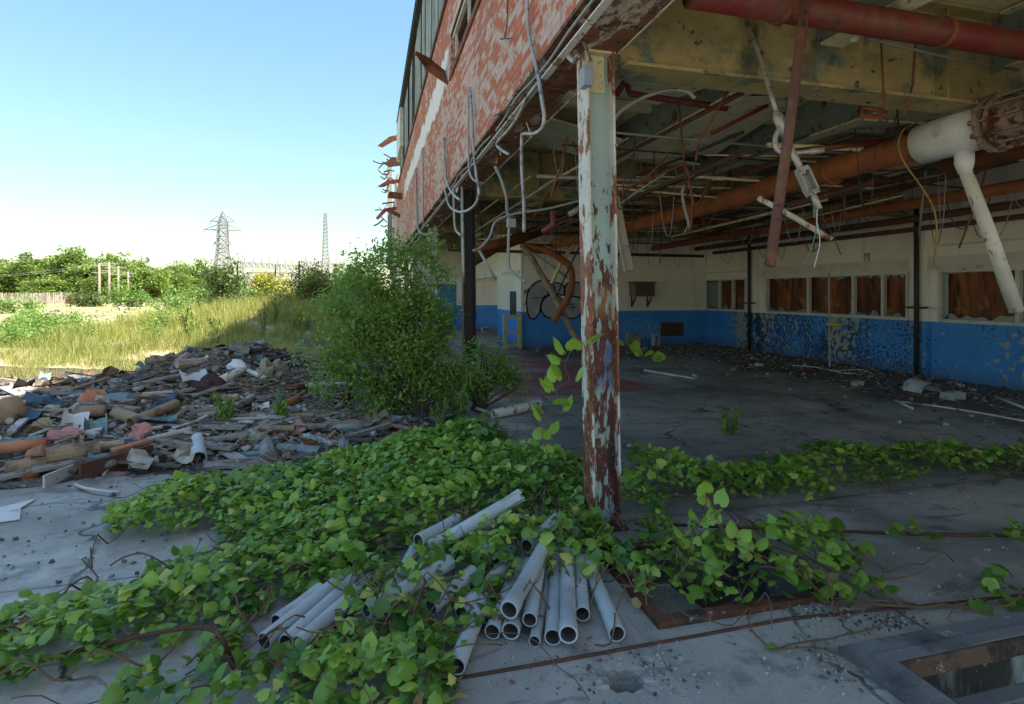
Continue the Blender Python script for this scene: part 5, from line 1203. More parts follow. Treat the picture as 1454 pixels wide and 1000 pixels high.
ln((0,652), (66,644), .06, 'orange', 'insulated_pipe', 'orange-tan pipe length behind the lagged pipes at the left', 'pipe', .10)
ln((165,600), (200,612), .07, 'claybrown', 'insulated_pipe', 'brown pipe fragment in the middle of the left heap', 'pipe', .10, .2)
ln((185,618), (250,590), .06, 'claybrown', 'insulated_pipe', 'long brown pipe leaning up toward the heap crest', 'pipe', .13, .2)
ln((108,600), (150,598), .07, 'claybrown', 'insulated_pipe', 'brown pipe piece behind the pink block', 'pipe', .12)
ln((384,594), (424,578), .06, 'orange', 'clay_tube', 'bright orange tube on the right slope of the heap', 'tube', .10, rad=[.04,.062])
ln((312,556), (352,535), .05, 'whitepeel', 'white_pipe', 'knobbly white pipe near the crest of the heap', 'pipe', .12, rad=[.07,.045])
ln((352,540), (378,552), .035, 'whitepeel', 'white_pipe', 'thin white pipe bent off the knobbly white pipe', 'pipe', .13)
ln((338,590), (358,576), .05, 'galv', 'metal_tube', 'pale blue tube in the root tangle', 'tube', .10, .15)
ln((405,569), (437,566), .04, 'redpipe', 'red_tube', 'rusty red end of the long white rod', 'tube', .16)
ln((437,566), (523,560), .032, 'whitepeel', 'white_rod', 'long straight white rod lying across the pale rubble', 'rod', .17)
ln((455,615), (530,612), .05, 'galvdull', 'metal_tube', 'curved grey tube at the right front of the heap', 'tube', .05, cv=[(490,617)])
ln((332,652), (422,647), .03, 'cyan', 'plastic_hose', 'flat turquoise hose along the front of the heap', 'hose', .03, cv=[(370,652)])
ln((430,560), (478,548), .03, 'galv', 'metal_tube', 'thin blue-grey tube at the back of the pale rubble', 'tube', .08)
ln((106,691), (170,703), .012, 'wirewhite', 'white_cable', 'white cable looping out onto the slab from the heap', 'cable', .015, cv=[(120,699),(140,703)], n=6)
board((113,686), (216,656), .05, .14, 'rustdark', 'long dark brown trough board at the heap front edge', .10)
board((160,662), (214,646), .10, .03, 'orange', 'tan strip lying on the dark trough board', .15)
board((45,680), (110,670), .14, .03, 'greywood', 'grey flat board leaning over the slab edge', .08)
board((0,690), (60,676), .12, .03, 'greywood', 'grey flat board at the far left front', .06)
board((62,695), (106,676), .02, .12, 'metalsheet', 'bent pale channel piece at the front left', .05)
board((290,668), (372,658), .22, .03, 'greywood', 'wide grey board flat beside the grey pipe stub', .03)
board((330,664), (385,668), .20, .02, 'greywood', 'wide grey board touching the vines', .03)
board((395,655), (445,650), .16, .03, 'greywood', 'pale grey board in front of the turquoise hose', .04)
board((434,628), (474,640), .07, .03, 'metalsheet', 'pale thin lath slanting at the right front', .08)
board((190,560), (262,545), .08, .03, 'greywood', 'grey lath across the back of the heap', .12)
board((470,638), (500,622), .06, .04, 'greywood', 'short grey stick at the right front of the heap', .05)
board((505,605), (560,616), .09, .05, 'rustdark', 'dark plank end under the vines near the shrub', .05)
board((455,530), (500,524), .20, .03, 'metalsheet', 'pale flat sheet at the back of the pale rubble', .08, 'sheet')
# leaning rusty flat in front of the shrub
mb = MB(); a = hit(488, 585); mb.bar(a, P(501, 530, (a.x*SY+a.y*CY)*1.0), .16, .05); mb.build('leaning_plate', 'rust', None, 'rusty flat bar leaning upright at the left of the shrub', 'bar')
def lump(px, py, s, mat, lab, name, cat='lump', sc=(1,.7,.6), seed=0, up=.5):
    rg = np.random.default_rng(seed); s *= .8; p = hit(px, py); mb = MB(); n1, n2 = 9, 14; vs = []
    for i in range(n1+1):
        for j in range(n2):
            a, b = math.pi*i/n1, 2*math.pi*j/n2; v = Vector((math.sin(a)*math.cos(b), math.sin(a)*math.sin(b), math.cos(a)))
            k = .45+.85*float(vnoise(v.x*1.9+v.z*1.3+seed, v.y*1.9-v.z, 1.5, seed))+.25*float(vnoise(v.x*4+v.z*3, v.y*4, 1.5, seed+2)); vs.append(Vector((v.x*sc[0], v.y*sc[1], v.z*sc[2]))*s*k+p+Vector((0,0,s*sc[2]*up)))
    mb.add(vs, [(i*n2+j, (i+1)*n2+j, (i+1)*n2+(j+1) % n2, i*n2+(j+1) % n2) for i in range(n1) for j in range(n2)])
    return mb.build(name, mat, None, lab, cat, smooth=False)
lump(92,628,.20,'pink','pinkish orange insulation block on the left heap','insulation_block',sc=(1.1,.6,.5),seed=1,up=.8)
lump(199,634,.17,'pink','crumpled pink insulation lump above the trough board','insulation_block',sc=(.8,.6,.9),seed=2,up=.8)
lump(297,560,.21,'mound_dark','dark brown matted root ball near the crest','root_ball',sc=(1.1,.8,.85),seed=3,up=.6)
lump(337,532,.15,'insul','pale pinkish cushion on the very crest of the heap','cushion',sc=(1.2,.8,.8),seed=4,up=.9)
lump(385,540,.26,'straw','bundle of straw-coloured fibre right of the crest','fibre_bundle',sc=(1,.7,.9),seed=5,up=.6)
lump(130,580,.18,'orange','ochre block at the back of the left heap','block',sc=(1,.5,.8),seed=6,up=.8)
lump(175,587,.12,'orange','small rust-orange block in the left heap','block',seed=7,up=.9)
lump(40,682,.10,'rust','rusty box-like lump at the left front of the heap','block',seed=8,up=.7)
lump(437,638,.12,'rust','reddish brown lump at the right front','block',seed=11)
lump(222,640,.10,'concblock','small grey block right of the trough board','block',seed=12)
def sheet(px, py, L, w, mat, lab, rot, cv=.5, up=.08):
    L *= .68; w *= .75; up *= .8
    p = hit(px, py, up); m = Euler(rot).to_matrix(); mb = MB(); vs = []; n1 = 9
    for lay in (0, 1):
        for i in range(n1):
            for j in range(4):
                u, v = i/(n1-1)-.5, j/3-.5; vs.append(m@Vector((L*u, w*v*(1+.2*math.sin(7*u)), cv*L*u*u+.03*math.sin(9*v+4*u)-lay*.012))+p)
    N = n1*4; f = [(4*i+j, 4*i+4+j, 4*i+5+j, 4*i+1+j) for i in range(n1-1) for j in range(3)]
    mb.add(vs, f+[tuple(N+q for q in ff[::-1]) for ff in f]); return mb.build('scrap_sheet', mat, None, lab, 'sheet', smooth=True)
sheet(225,612,.55,.22,'cyan','turquoise curled sheet in the middle of the left heap',(.2,.1,.2),.6,.14)
sheet(135,622,.30,.28,'cyan','pale green-blue crumpled sheet beside the pink block',(.9,.1,.5),.8,.12)
sheet(173,640,.40,.16,'bluetarp','bright blue plastic strip behind the trough board',(.5,-.1,.5),.4,.08)
sheet(145,665,.35,.16,'cyan','pale mint flat piece on the trough board',(.4,0,.2),.2,.12)
sheet(75,578,.9,.35,'bluetarp','dark blue-green plastic sheet at the back left',(.5,0,.1),.2,.10)
sheet(155,580,.8,.3,'cyan','dull teal sheet arched behind the ochre block',(.6,0,-.1),-.5,.16)
sheet(15,640,.7,.3,'cyan','pale teal sheet flat at the left edge',(.3,0,.1),.1,.08)
sheet(235,583,.3,.2,'bluetarp','small blue plastic scrap high on the left heap',(.9,0,.3),.9,.12)
sheet(105,612,.35,.3,'insul','crumpled lilac-white sheet on the left heap',(.8,.3,.5),.9,.14)
sheet(275,548,.5,.25,'insul','bluish white sheet scrap near the root ball',(.7,0,.6),.5,.14)
sheet(370,590,.3,.2,'insul','crumpled white sheet below the orange tube',(.9,0,.2),.9,.10)
sheet(410,622,.5,.25,'pink','pale pink board tilted at the right front',(.5,-.3,.5),.1,.10)
sheet(445,612,.4,.14,'redpipe','faded red strip beside the curved grey tube',(.4,0,.2),.1,.09)
sheet(95,570,.5,.25,'greywood','grey bent sheet half in the sun at the back left',(.3,.2,.4),.4,.1)
sheet(40,600,.4,.3,'bluetarp','dark blue curled sheet right of the brown drum',(.4,.3,.1),1,.12)
for k in range(26):
    px, py = rr.uniform(0, 500), rr.uniform(565, 645); L = rr.uniform(45, 95); a = rr.gauss(.1, .35)
    mb = MB(); A = hit(px, py, .10); Bq = hit(px+L*math.cos(a), py-L*math.sin(a)*.4, .12); mb.bar(A, Bq, rr.uniform(.06, .14), rr.uniform(.015, .05)) if k % 2 else mb.tube([A, Bq], rr.uniform(.018, .04), 10, hollow=.2)
    mb.build('long_board' if k % 2 else 'long_tube', rr.choice(['greywood', 'claybrown', 'rustdark', 'plaster', 'claybrown', 'greywood']), None, 'long weathered board in the debris heap' if k % 2 else 'long hollow brownish tube in the debris heap', 'board' if k % 2 else 'tube', 'long boards in the debris heap' if k % 2 else 'long tubes in the debris heap')
for k in range(90):
    px, py = rr.uniform(0, 520), rr.uniform(560, 660)
    if py > 655-(.03*px): continue
    a = rr.gauss(.15, .5); L = rr.uniform(18, 50); mb = MB(); A = hit(px, py, .07); Bq = hit(px+L*math.cos(a), py-L*math.sin(a)*.45, .09)
    if rr.random() < .6: mb.bar(A, Bq, rr.uniform(.03, .10), rr.uniform(.012, .04))
    else: mb.tube([A, Bq], rr.uniform(.012, .04), 8)
    mb.build('debris_stick', rr.choice(['greywood', 'claybrown', 'rustdark', 'metalsheet', 'greywood', 'galvdull', 'plaster']), None, 'slat or stick lying in the debris heap', 'stick', 'slats and sticks in the debris heap')

# ---------------- loose things on the slab and indoor floor ----------------
t = thing('broken_pipe', 'white peeling broken pipe lying on the floor right of the shrub', 'pipe', PZ(730, 582, 0))
mb = MB(); mb.tube([PZ(700,588,.07), PZ(730,582,.08), PZ(765,573,.09)], .065, 14, hollow=.2); mb.build('tube', 'whitepeel', t)
mb = MB(); mb.tube([PZ(764,573,.16), PZ(765,575,.01)], .02, 8); mb.build('stub', 'rust', t)
rod('white_rod', [PZ(676,580,.10), PZ(702,588,.04)], .02, 'whitetrim', 'thin white rod behind the white broken pipe', 'rod')
rod('bent_rod', curve([PZ(-30,975,.03), PZ(60,938,.06), PZ(150,915,.09), PZ(215,900,.12), PZ(268,892,.15), PZ(300,894,.16), PZ(316,908,.14), PZ(326,932,.05), PZ(332,950,.0)]), .010, 'rustdark', 'long rusted bar bent like a hook through the foreground vines', 'bar')
rod('white_rod', [PZ(915,526,.03), PZ(986,538,.03), PZ(990,535,.05), PZ(984,532,.05)], .025, 'whitetrim', 'bent white rod on the indoor floor near the back wall', 'rod')
for k, (pts, lab) in enumerate(((([(1125,519),(1160,522),(1200,530),(1216,530)]), 'white cable lying before the blue wall, nearest the standing pole'), (([(1180,527),(1220,525),(1238,530)]), 'looped white cable right of the standing pole'), (([(1275,570),(1330,577),(1400,588),(1454,598)]), 'long thin white cable across the littered floor'))):
    rod('white_cable', curve([PZ(px, py, .02) for px, py in pts]), .014, 'wirewhite', lab, 'cable', n=6)
rod('white_rod', [PZ(1272,569,.03), PZ(1296,580,.03)], .018, 'whitetrim', 'short white lath on the littered floor below the pilaster', 'lath')
rod('white_rod', [PZ(1413,563,.05), PZ(1456,580,.05)], .02, 'whitetrim', 'white lath at the right edge below the blue wall', 'lath')
p = PZ(1310, 556, 0); mb = MB(); vs = []
for lay in (0, 1):
    for i in range(11):
        a = math.pi*i/10
        for j in range(4): r0_ = .18-.012*lay; vs.append((p.x-math.cos(a)*r0_*1.2+(.02*(j % 2)), p.y-.15+j*.12, math.sin(a)*r0_*(.9+.06*j)))
f = [(4*i+j, 4*i+4+j, 4*i+5+j, 4*i+1+j) for i in range(10) for j in range(3)]; mb.add(vs, f+[tuple(44+q for q in ff[::-1]) for ff in f])
mb.build('bent_sheet', 'metalsheet', None, 'arched pale sheet standing on the littered floor', 'sheet')
def stone(px, py, s, mat, lab, seed, name='rubble_block', cat='block', sc=(1,.8,.6)):
    rg = random.Random(seed); p = PZ(px, py, 0); mb = MB(); vs = []
    for x in (-1, -.3, 1):
        for y in (-1, 1):
            for z in (0, 1): vs.append((p.x+x*s*sc[0]*rg.uniform(.7, 1), p.y+y*s*sc[1]*rg.uniform(.6, 1), z*s*sc[2]*rg.uniform(.8, 1.6)))
    mb.add(vs, [(0,1,3,2),(8,10,11,9),(0,4,5,1),(4,8,9,5),(2,3,7,6),(6,7,11,10),(1,5,7,3),(5,9,11,7),(0,2,6,4),(4,6,10,8)]); return mb.build(name, mat, None, lab, cat)
stone(1354,567,.16,'concblock','pale stone lump right of the arched sheet',1)
stone(1240,505,.10,'concblock','small white block before the blue wall',2)
stone(1218,548,.10,'concblock','pale lump on the litter left of the arched sheet',3)
stone(1078,520,.09,'concblock','white rubble piece at the foot of the drain pipe',4)
stone(1156,528,.10,'redpipe','flat red scrap on the litter near the standing pole',5,'red_scrap','scrap')
stone(897,490,.30,'tan','tan carton-like block against the back wall',6,'carton','box',(1,.7,1.1))
t = thing('cinder_block', 'grey two-hole cinder block standing before the blue back wall', 'block', PY(931, 491, YB-.5)); q = Vector(t['_o']); t.location = (q.x, q.y, 0); t['_o'] = (q.x, q.y, 0.0); q.z = 0
mb = MB()
for a, b, c, d in ((-.10,-.07,0,.38),(.07,.10,0,.38),(-.07,.07,0,.03),(-.07,.07,.175,.205),(-.07,.07,.35,.38)): mb.box((q.x+a, q.y-.09, c), (q.x+b, q.y+.09, d))
mb.build('block', 'concblock', t)
# litter: crumbs and leaves
PAL2 = [(.12,.10,.08),(.2,.17,.13),(.3,.27,.22),(.08,.07,.06),(.4,.38,.35),(.25,.15,.1),(.16,.13,.10)]
mb = MB()
for k in range(5200):
    if k % 3: x = 11-abs(rr.gauss(0, 1.5))-.1; y = rr.uniform(4.5, 16)
    else: x = rr.uniform(4.6, 11); y = 16.2-abs(rr.gauss(0, 1.3))
    if x < 4.6 or y < 4: continue
    s = rr.uniform(.008, .035)*(2 if rr.random() < .05 else 1); chip(mb, Vector((x, y, s*.4)), s, rr.choice(PAL2), rr.choice([0,0,1,2,1]))
mb.build('floor_litter', 'debris', label='dark litter of crumbs, twigs and scraps along the inner walls', cat='litter', kind='stuff')
mb = MB()
for k in range(900):      # crumbs on the near slab
    px, py = rr.uniform(640, 1454), rr.uniform(640, 990); p = PZ(px, py, 0)
    if FX0-.05 < p.x < FX1+.05 and FY0-.05 < p.y < FY1+.05 or (p.x > PITX-.2 and p.y < PITY+.02) or math.hypot(p.x-HX, p.y-HYY) < .13: continue
    s = .0015+.009*rr.random()**3; chip(mb, Vector((p.x, p.y, s*.3)), s, rr.choice([(.45,.44,.43),(.3,.28,.26),(.5,.48,.45),(.15,.13,.12)]), 0)
for c, n_, rad in ((PZ(1275,895,0),260,.10),(PZ(1225,935,0),420,.16),(PZ(905,960,0),260,.13),(PZ(1160,868,0),160,.12)):
    for k in range(n_):
        x, y = c.x+rr.gauss(0, rad), c.y+rr.gauss(0, rad*.6)
        if (x > PITX-.16 and y < PITY+.2) or (x > PITX-.2 and y < PITY+.02) or math.hypot(x-HX, y-HYY) < .13: continue
        s = rr.uniform(.002, .010); chip(mb, Vector((x, y, s*.4)), s, rr.choice([(.4,.39,.37),(.2,.18,.16),(.1,.09,.08),(.48,.46,.43)]), 0)
for k in range(420):
    p = PZ(rr.uniform(0, 420), 660+170*rr.random()**1.8, 0); s = .002+.016*rr.random()**3*(1.8 if p.y > 5.2 else 1); chip(mb, Vector((p.x, p.y, s*.3)), s, rr.choice([(.4,.39,.38),(.25,.23,.2),(.15,.13,.12)]), 0)
mb.build('slab_grit', 'debris', label='grit and crumbs of broken concrete scattered on the slab', cat='grit', kind='stuff')
n = 60; pp = [PZ(rr.uniform(690, 1010), rr.uniform(880, 975), .012) for _ in range(n)]
pp += [PZ(px, py, .014) for px, py in ((842,905),(826,922),(788,930),(868,928),(722,966),(856,936),(910,938))]; n = len(pp); ra = np.array([tuple(p) for p in pp])
kk = (np.hypot(ra[:,0]-HX, ra[:,1]-HYY) > .14); ra = ra[kk]; n = len(ra); szs = np.random.default_rng(1).uniform(.008, .02, n); szs[-7:] = .035
scatter('fallen_leaves', OVAL_V, OVAL_F, rotmats(np.random.default_rng(2).uniform(0, 6, n), np.random.default_rng(3).normal(0, .25, n), np.random.default_rng(4).normal(0, .3, n)), ra, szs, np.zeros(n), 'brownleaf', label='fallen reddish brown leaves on the slab by the grey pipes', cat='leaves', kind='stuff')

# ---------------- grass ----------------
rg = np.random.default_rng(50)
n = 230000; ang = rg.uniform(R(-46), R(-12.5), n)+YAW*0; d = 8.2*np.exp(rg.uniform(0, 1, n)*math.log(95/8.2))
# angle measured from the camera axis; convert to world
tt = np.tan(ang); wx = (SY+CY*tt)*d; wy = (CY-SY*tt)*d
patch = fbm(wx, wy, .35, 4, 30); fine = fbm(wx, wy, 1.6, 3, 33)
ridge = sstep(-14, -8, wx)*sstep(11, 14, wy)
pk = sstep(.575, .65, patch+.35*(fine-.5)+.13*ridge+.22*sstep(-9.5, -7, wx)*sstep(26, 22, wy)-.05*sstep(25, 40, d)+.05*sstep(14, 11, wy))
keep = (rg.random(n) < pk*.9+.05) & (wx < 1.0) & ((wy > 10.0) | (wx < -4.5)) & (wy > 8.2) & (heap(wx, wy) < .15)
wx, wy, d, patch, fine, ridge = [a[keep] for a in (wx, wy, d, patch, fine, ridge)]; n = len(wx)
hgt = (.07+.24*ridge*sstep(.40, .62, fine)+.10*rg.random(n))*(.35+1.1*sstep(.3,.7,fine)*(.5+.9*vnoise(wx, wy, 2.6, 71)))*np.clip(d/16, .8, 1.5); wid = .0065*np.clip(d/9, 1, 6)*rg.uniform(.7, 1.3, n)
z = terr(wx, wy)-.01
tn = np.clip(.35+.9*(fbm(wx, wy, .22, 3, 44)-.5)+rg.normal(0, .16, n)+.35*sstep(0, -1, ridge*2-1), 0, 1); dry = rg.random(n) < .14; tn[dry] = rg.uniform(.85, 1, dry.sum())
tn = np.clip(np.where(ridge < .5, tn*.55+.45, tn), 0, 1)
scatter('field_grass', BLADE_V, BLADE_F, rotmats(rg.uniform(0, 6.28, n), rg.normal(0, .22, n), rg.normal(0, .22, n)), np.stack([wx, wy, z], 1), np.stack([wid, hgt, hgt], 1), tn, 'grass', label='green and dry yellow grass growing over the field and mound', cat='grass', kind='stuff')
print('grass', n)
# stones over the mound and field
mb = MB()
for k in range(1500):
    a = rr.uniform(-46, -13); dd = 11*math.exp(rr.random()*1.6); t_ = math.tan(R(a)); x, y = (SY+CY*t_)*dd, (CY-SY*t_)*dd
    if x > .9 or float(heap(x, y)) > .12: continue
    if float(fbm(x, y, .5, 3, 60)) < .5: continue
    s = rr.uniform(.02, .07)*dd/14; chip(mb, Vector((x, y, float(terr(x, y))+s*.3)), s, rr.choice([(.5,.46,.40),(.42,.38,.33),(.56,.52,.48),(.33,.25,.2)]), rr.choice([0,0,0,2]))
for k in range(500):
    px, py = rr.uniform(420, 530), rr.uniform(445, 520); p = hit(px, py); s = rr.uniform(.03, .14); chip(mb, p+Vector((0,0,s*.3)), s, rr.choice([(.4,.39,.4),(.3,.27,.25),(.48,.46,.47),(.3,.18,.14)]), rr.choice([0,0,0,1,2]))
mb.build('field_stones', 'debris', label='stones and concrete bits strewn over the grassy mound', cat='stones', kind='stuff')
# white plastic sheet scrap on the slab at the left edge
mb = MB(); q = [PZ(px, py, .006) for px, py in ((-40,735),(0,722),(52,709),(30,722),(28,738),(-20,745))]; mb.add(q+[v+Vector((0,0,.008)) for v in q], [(5,4,3,2,1,0),(6,7,8,9,10,11)]+[(i, (i+1) % 6, 6+(i+1) % 6, 6+i) for i in range(6)])
mb.build('paper_sheet', 'insul', None, 'flat whitish sheet lying on the slab at the left edge', 'sheet')

# ---------------- mid-distance plants ----------------
def lobes(rg_, w, h, n, r): return [(rg_.uniform(-w, w), rg_.uniform(-w*.5, w*.5), r*.7+rg_.random()*(h-r), r*rg_.uniform(.7, 1.1)) for _ in range(n)]
rq = random.Random(31)
def gp(px, d): 
    p = P(px, 416, d); return Vector((p.x, p.y, float(terr(p.x, p.y))))
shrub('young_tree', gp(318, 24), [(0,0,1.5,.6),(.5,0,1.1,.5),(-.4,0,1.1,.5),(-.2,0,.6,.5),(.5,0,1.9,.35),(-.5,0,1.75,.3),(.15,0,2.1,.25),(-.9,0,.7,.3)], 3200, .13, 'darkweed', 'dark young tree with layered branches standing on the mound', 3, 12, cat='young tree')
shrub('flowering_shrub', gp(396, 26), lobes(rq, .8, 1.1, 7, .5), 1800, .12, 'weedleaf', 'bright yellow flowering shrub in full sun on the mound', 4, 8, flowers=1500, fsize=.10)
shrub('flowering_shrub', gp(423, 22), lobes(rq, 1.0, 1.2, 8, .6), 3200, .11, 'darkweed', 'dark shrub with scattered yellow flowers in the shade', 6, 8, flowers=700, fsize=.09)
shrub('flowering_shrub', gp(436, 17), lobes(rq, .3, .5, 4, .2), 500, .08, 'weedleaf', 'small yellow flowering clump among the stones in the shade', 8, 5, flowers=300, fsize=.07)
specs = [(462,27,1.0,1.5,'darkweed','leafy shrub behind the stones right of the yellow flowers'),(492,30,1.0,2.0,'weedleaf','light green shrub right below the tall mast'),(512,24,.7,1.5,'shrubleaf','green shrub touching the left side of the big shrub'),(483,19,.6,.9,'shrubleaf','low dark shrub left of the big shrub'),(528,20,.7,2.0,'weedleaf','tall pale shrub behind the big leafy shrub'),
 (355,40,1.6,1.6,'weedleaf','wide pale green bush below the pylon'),(300,36,1.4,1.7,'weedleaf','rounded bush left of the dark young tree'),(268,46,1.8,2.0,'weedleaf','sunny bush at the right end of the far tree row'),(440,46,2.2,1.6,'weedleaf','low sunny bush under the substation'),(240,40,1.0,1.0,'weedleaf','small sunny bush at the field edge'),(120,60,1.4,1.0,'darkweed','lone dark bush in the flat field'),(185,58,1.4,1.6,'weedleaf','bush under the utility poles'),(22,44,1.6,.8,'weedleaf','low bush at the far left of the field'),(68,22,.9,.6,'weedleaf','low green bush on the sandy hump at the left'),(380,48,2.0,1.7,'darkweed','bush behind the bright yellow flowering shrub'),(508,45,2.0,2.2,'weedleaf','tall sunny bush at the right foot of the substation'),(8,14.5,.7,.4,'weedleaf','low weedy bush at the left edge near the rubble')]
for k, (px, d, w, h, mt, lab) in enumerate(specs):
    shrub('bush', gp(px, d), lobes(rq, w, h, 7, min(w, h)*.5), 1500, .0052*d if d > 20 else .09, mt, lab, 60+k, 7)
rgw = random.Random(18)
for k in range(22):
    px, d = rgw.uniform(-10, 250), 12.5*math.exp(rgw.random()*.9); b = gp(px, d)
    if float(heap(b.x, b.y)) > .1 or b.y < 9.5: continue
    shrub('weed_clump', b, lobes(rgw, .35, .38, 4, .16), 380, .0056*d, 'weedleaf', 'low leafy weed clump in the sunlit sandy field', 200+k, 5, cat='weed', group='weed clumps in the field')
rgw = random.Random(8)
for k in range(36):     # weeds standing on the mound
    px, d = rgw.uniform(230, 530), rgw.uniform(14, 36); b = gp(px, d)
    if b.x > .9 or heap(b.x, b.y) > .2: continue
    h = rgw.uniform(.5, 1.0); mb = MB(); pos, yw, pt = [], [], []
    t = thing('tall_weed', 'tall thin leafy weed standing in the grass of the mound', 'weed', b, 'tall weeds on the grassy mound')
    for s in range(4):
        a = rgw.uniform(0, 6.28); e = b+Vector((math.cos(a)*.16, math.sin(a)*.16, h*rgw.uniform(.6, 1))); mb.tube([b, e], .010, 3)
        for q in range(26): pos.append(b.lerp(e, .2+.8*q/26)); yw.append(rgw.uniform(0, 6.28)); pt.append(-rgw.uniform(0, .9))
    mb.build('stem', 'stem', t); L = np.full(len(pos), .0075*d)
    scatter('leaves', DIA_V, DIA_F, rotmats(np.array(yw), np.array(pt), np.zeros(len(pos))), np.array([tuple(p) for p in pos]), np.stack([L, L*.6, L], 1), np.random.default_rng(k).random(len(pos))*.8, 'weedleaf', t)

# ---------------- far trees ----------------
def tree_kind(seed, w, h, nl):
    rg = np.random.default_rng(seed); mb = MB(); mb.tube(curve([(0,0,-.3), (.1,0,h*.2), (-.1,.1,h*.45), (.1,0,h*.75)], 3), [.26-.02*i for i in range(10)], 7)
    lob = []
    for k in range(11):
        a = rg.uniform(0, 6.28); rr_ = w*.5*rg.random()**.5; zc = h*(.30+.55*rg.random())*(1-.25*rr_/(w*.5)); lob.append((math.cos(a)*rr_, math.sin(a)*rr_, zc, w*rg.uniform(.14, .24)))
        mb.tube([(0,0,h*.25+.1*k), lob[-1][:3]], [.10, .03], 5)
    lob.append((0,0,h*.82,w*.2)); lob = np.array(lob); ci = rg.integers(len(lob), size=nl); v = rg.normal(size=(nl, 3)); v /= np.linalg.norm(v, axis=1)[:,None]
    nc = 95; cc = rg.integers(len(lob), size=nc); u = rg.normal(size=(nc, 3)); u /= np.linalg.norm(u, axis=1)[:,None]; cen = lob[cc,:3]+u*(lob[cc,3]*(.5+.6*rg.random(nc)))[:,None]
    k = rg.integers(nc, size=nl); pos = cen[k]+v*(rg.random(nl)**.5*.75)[:,None]*np.array([1.25,1.25,.62])
    cr = scatter('crown', OVAL_V, OVAL_F, rotmats(rg.uniform(0, 6.3, nl), rg.normal(.1, .5, nl), rg.normal(0, .5, nl)), pos, rg.uniform(.30, .50, nl), rg.random(nc)[k]*.6+rg.random(nl)*.35, 'treeleaf')
    tk = mb.build('trunk', 'trunk', kind='structure', smooth=True)
    if 'kind' in tk: del tk['kind']
    return cr, tk
kinds = [tree_kind(s, w, h, 5200) for s, w, h in ((1, 8.5, 6.2), (2, 7.5, 5.4), (3, 9, 5.6), (4, 6, 4.4))]
TR = [(-22,88,0,1.05),(-2,84,3,1.2),(12,92,2,1.0),(33,86,1,1.08),(50,95,2,1.05),(66,90,0,1.05),(84,86,2,1.15),(101,92,0,1.12),(117,88,0,1.15),(134,94,2,1.15),(150,90,0,1.06),(170,96,0,1.10),(190,100,1,1.15),(206,96,2,1.0),(222,104,1,1.05),(240,108,2,1.0),(258,112,2,.98),(278,112,1,1.0),(292,96,0,1.02),(160,82,3,.9),(205,84,3,.95),(232,88,3,.95),(255,92,3,.9),(75,80,3,.85),(312,118,1,1.0)]
rt = random.Random(4); seen = set()
pos_words = ['leftmost, cut by the picture edge', 'at the left picture edge', 'above the left end of the fence', 'with a notch beside it, left', 'rounded, above the fence left', 'tall, above the fence middle', 'broad, above the fence middle', 'tall, left of the tree row top', 'tallest at the tree row top', 'tall, right of the tree row top', 'directly behind the first utility pole', 'behind the middle utility poles', 'right of the utility poles', 'a little further right of the poles', 'low, left of the pylon group', 'low, middle of the low stretch', 'low, right of the low stretch', 'just left of the isolated tall crown', 'isolated tall crown left of the pylon', 'low one in front of the utility poles', 'low one right of the utility poles', 'low pale one under the low stretch', 'low one near the mound edge', 'small one just behind the fence', 'at the pylon foot']
for i, (px, d, kd, s) in enumerate(TR):
    b = P(px, 416, d); z = float(terr(b.x, b.y)); r_ = bpy.data.objects.new('tree', None); COL.objects.link(r_); r_.location = (b.x, b.y, z); r_.rotation_euler = (0, 0, rt.uniform(0, 6.28)); r_.scale = (s*1.12, s*1.12, s*rt.uniform(1.0, 1.36))
    tag(r_, 'leafy tree in the far row, '+pos_words[i], 'tree', 'trees beyond the field')
    for part in kinds[kd]:
        c = part if kd not in seen else part.copy()
        if kd in seen: COL.objects.link(c)
        c.parent = r_
    seen.add(kd)
# fence, containers and low wall in the far field
def fpos(px, d): b = P(px, 416, d); b.z = float(terr(b.x, b.y)); return b
t = thing('board_fence', 'long weathered board fence before the far trees', 'fence', fpos(60, 75)); a, b = fpos(-25, 72), fpos(101, 78)
mb = MB(); pn = MB(); n = 120
for k in range(n):
    p0, p1 = a.lerp(b, k/n), a.lerp(b, (k+.93)/n); h_ = 1.55+rt.uniform(-.12, .08)-(.5 if rt.random() < .04 else 0); hb = (p0+p1)/2; mb.bar(hb, hb+Vector((rt.uniform(-.06,.06), 0, h_)), (p1-p0).length, .04, up=(p1-p0).cross(Vector((0,0,1))))
mb.build('board_panel', 'fence', t)
for k in range(12): p0 = a.lerp(b, k/11)+Vector((.1,.15,0)); pn.bar(p0, p0+Vector((0,0,1.5)), .12, .12)
pn.build('fence_post', 'pole', t)
mb = MB(); a, b = fpos(101, 78), fpos(138, 80)
for k in range(18): p0 = a.lerp(b, k/18); p1 = a.lerp(b, (k+.9)/18); mb.bar((p0+p1)/2, (p0+p1)/2+Vector((0,0,rt.choice([.5,1.2,1.35,.9]))), (p1-p0).length, .05, up=(0,1,0))
mb.build('broken_fence', 'fence', None, 'broken pale fence stretch with gaps right of the long board fence', 'fence')
mb = MB(); a, b = fpos(192, 82), fpos(222, 86); mb.bar(a+Vector((0,0,.3)), b+Vector((0,0,.3)), .3, .6); mb.build('low_wall', 'plaster', None, 'low pale wall right of the utility poles', 'wall')
mb = MB(); c = fpos(110, 79)+Vector((0,-1,0)); mb.box((c.x-.7, c.y-.4, c.z), (c.x+.7, c.y+.4, c.z+.9)); mb.box((c.x-.5, c.y-.42, c.z+.9), (c.x+.4, c.y+.3, c.z+1.1)); mb.build('red_crate', 'redpipe', None, 'faded red machine box in front of the broken fence', 'box')
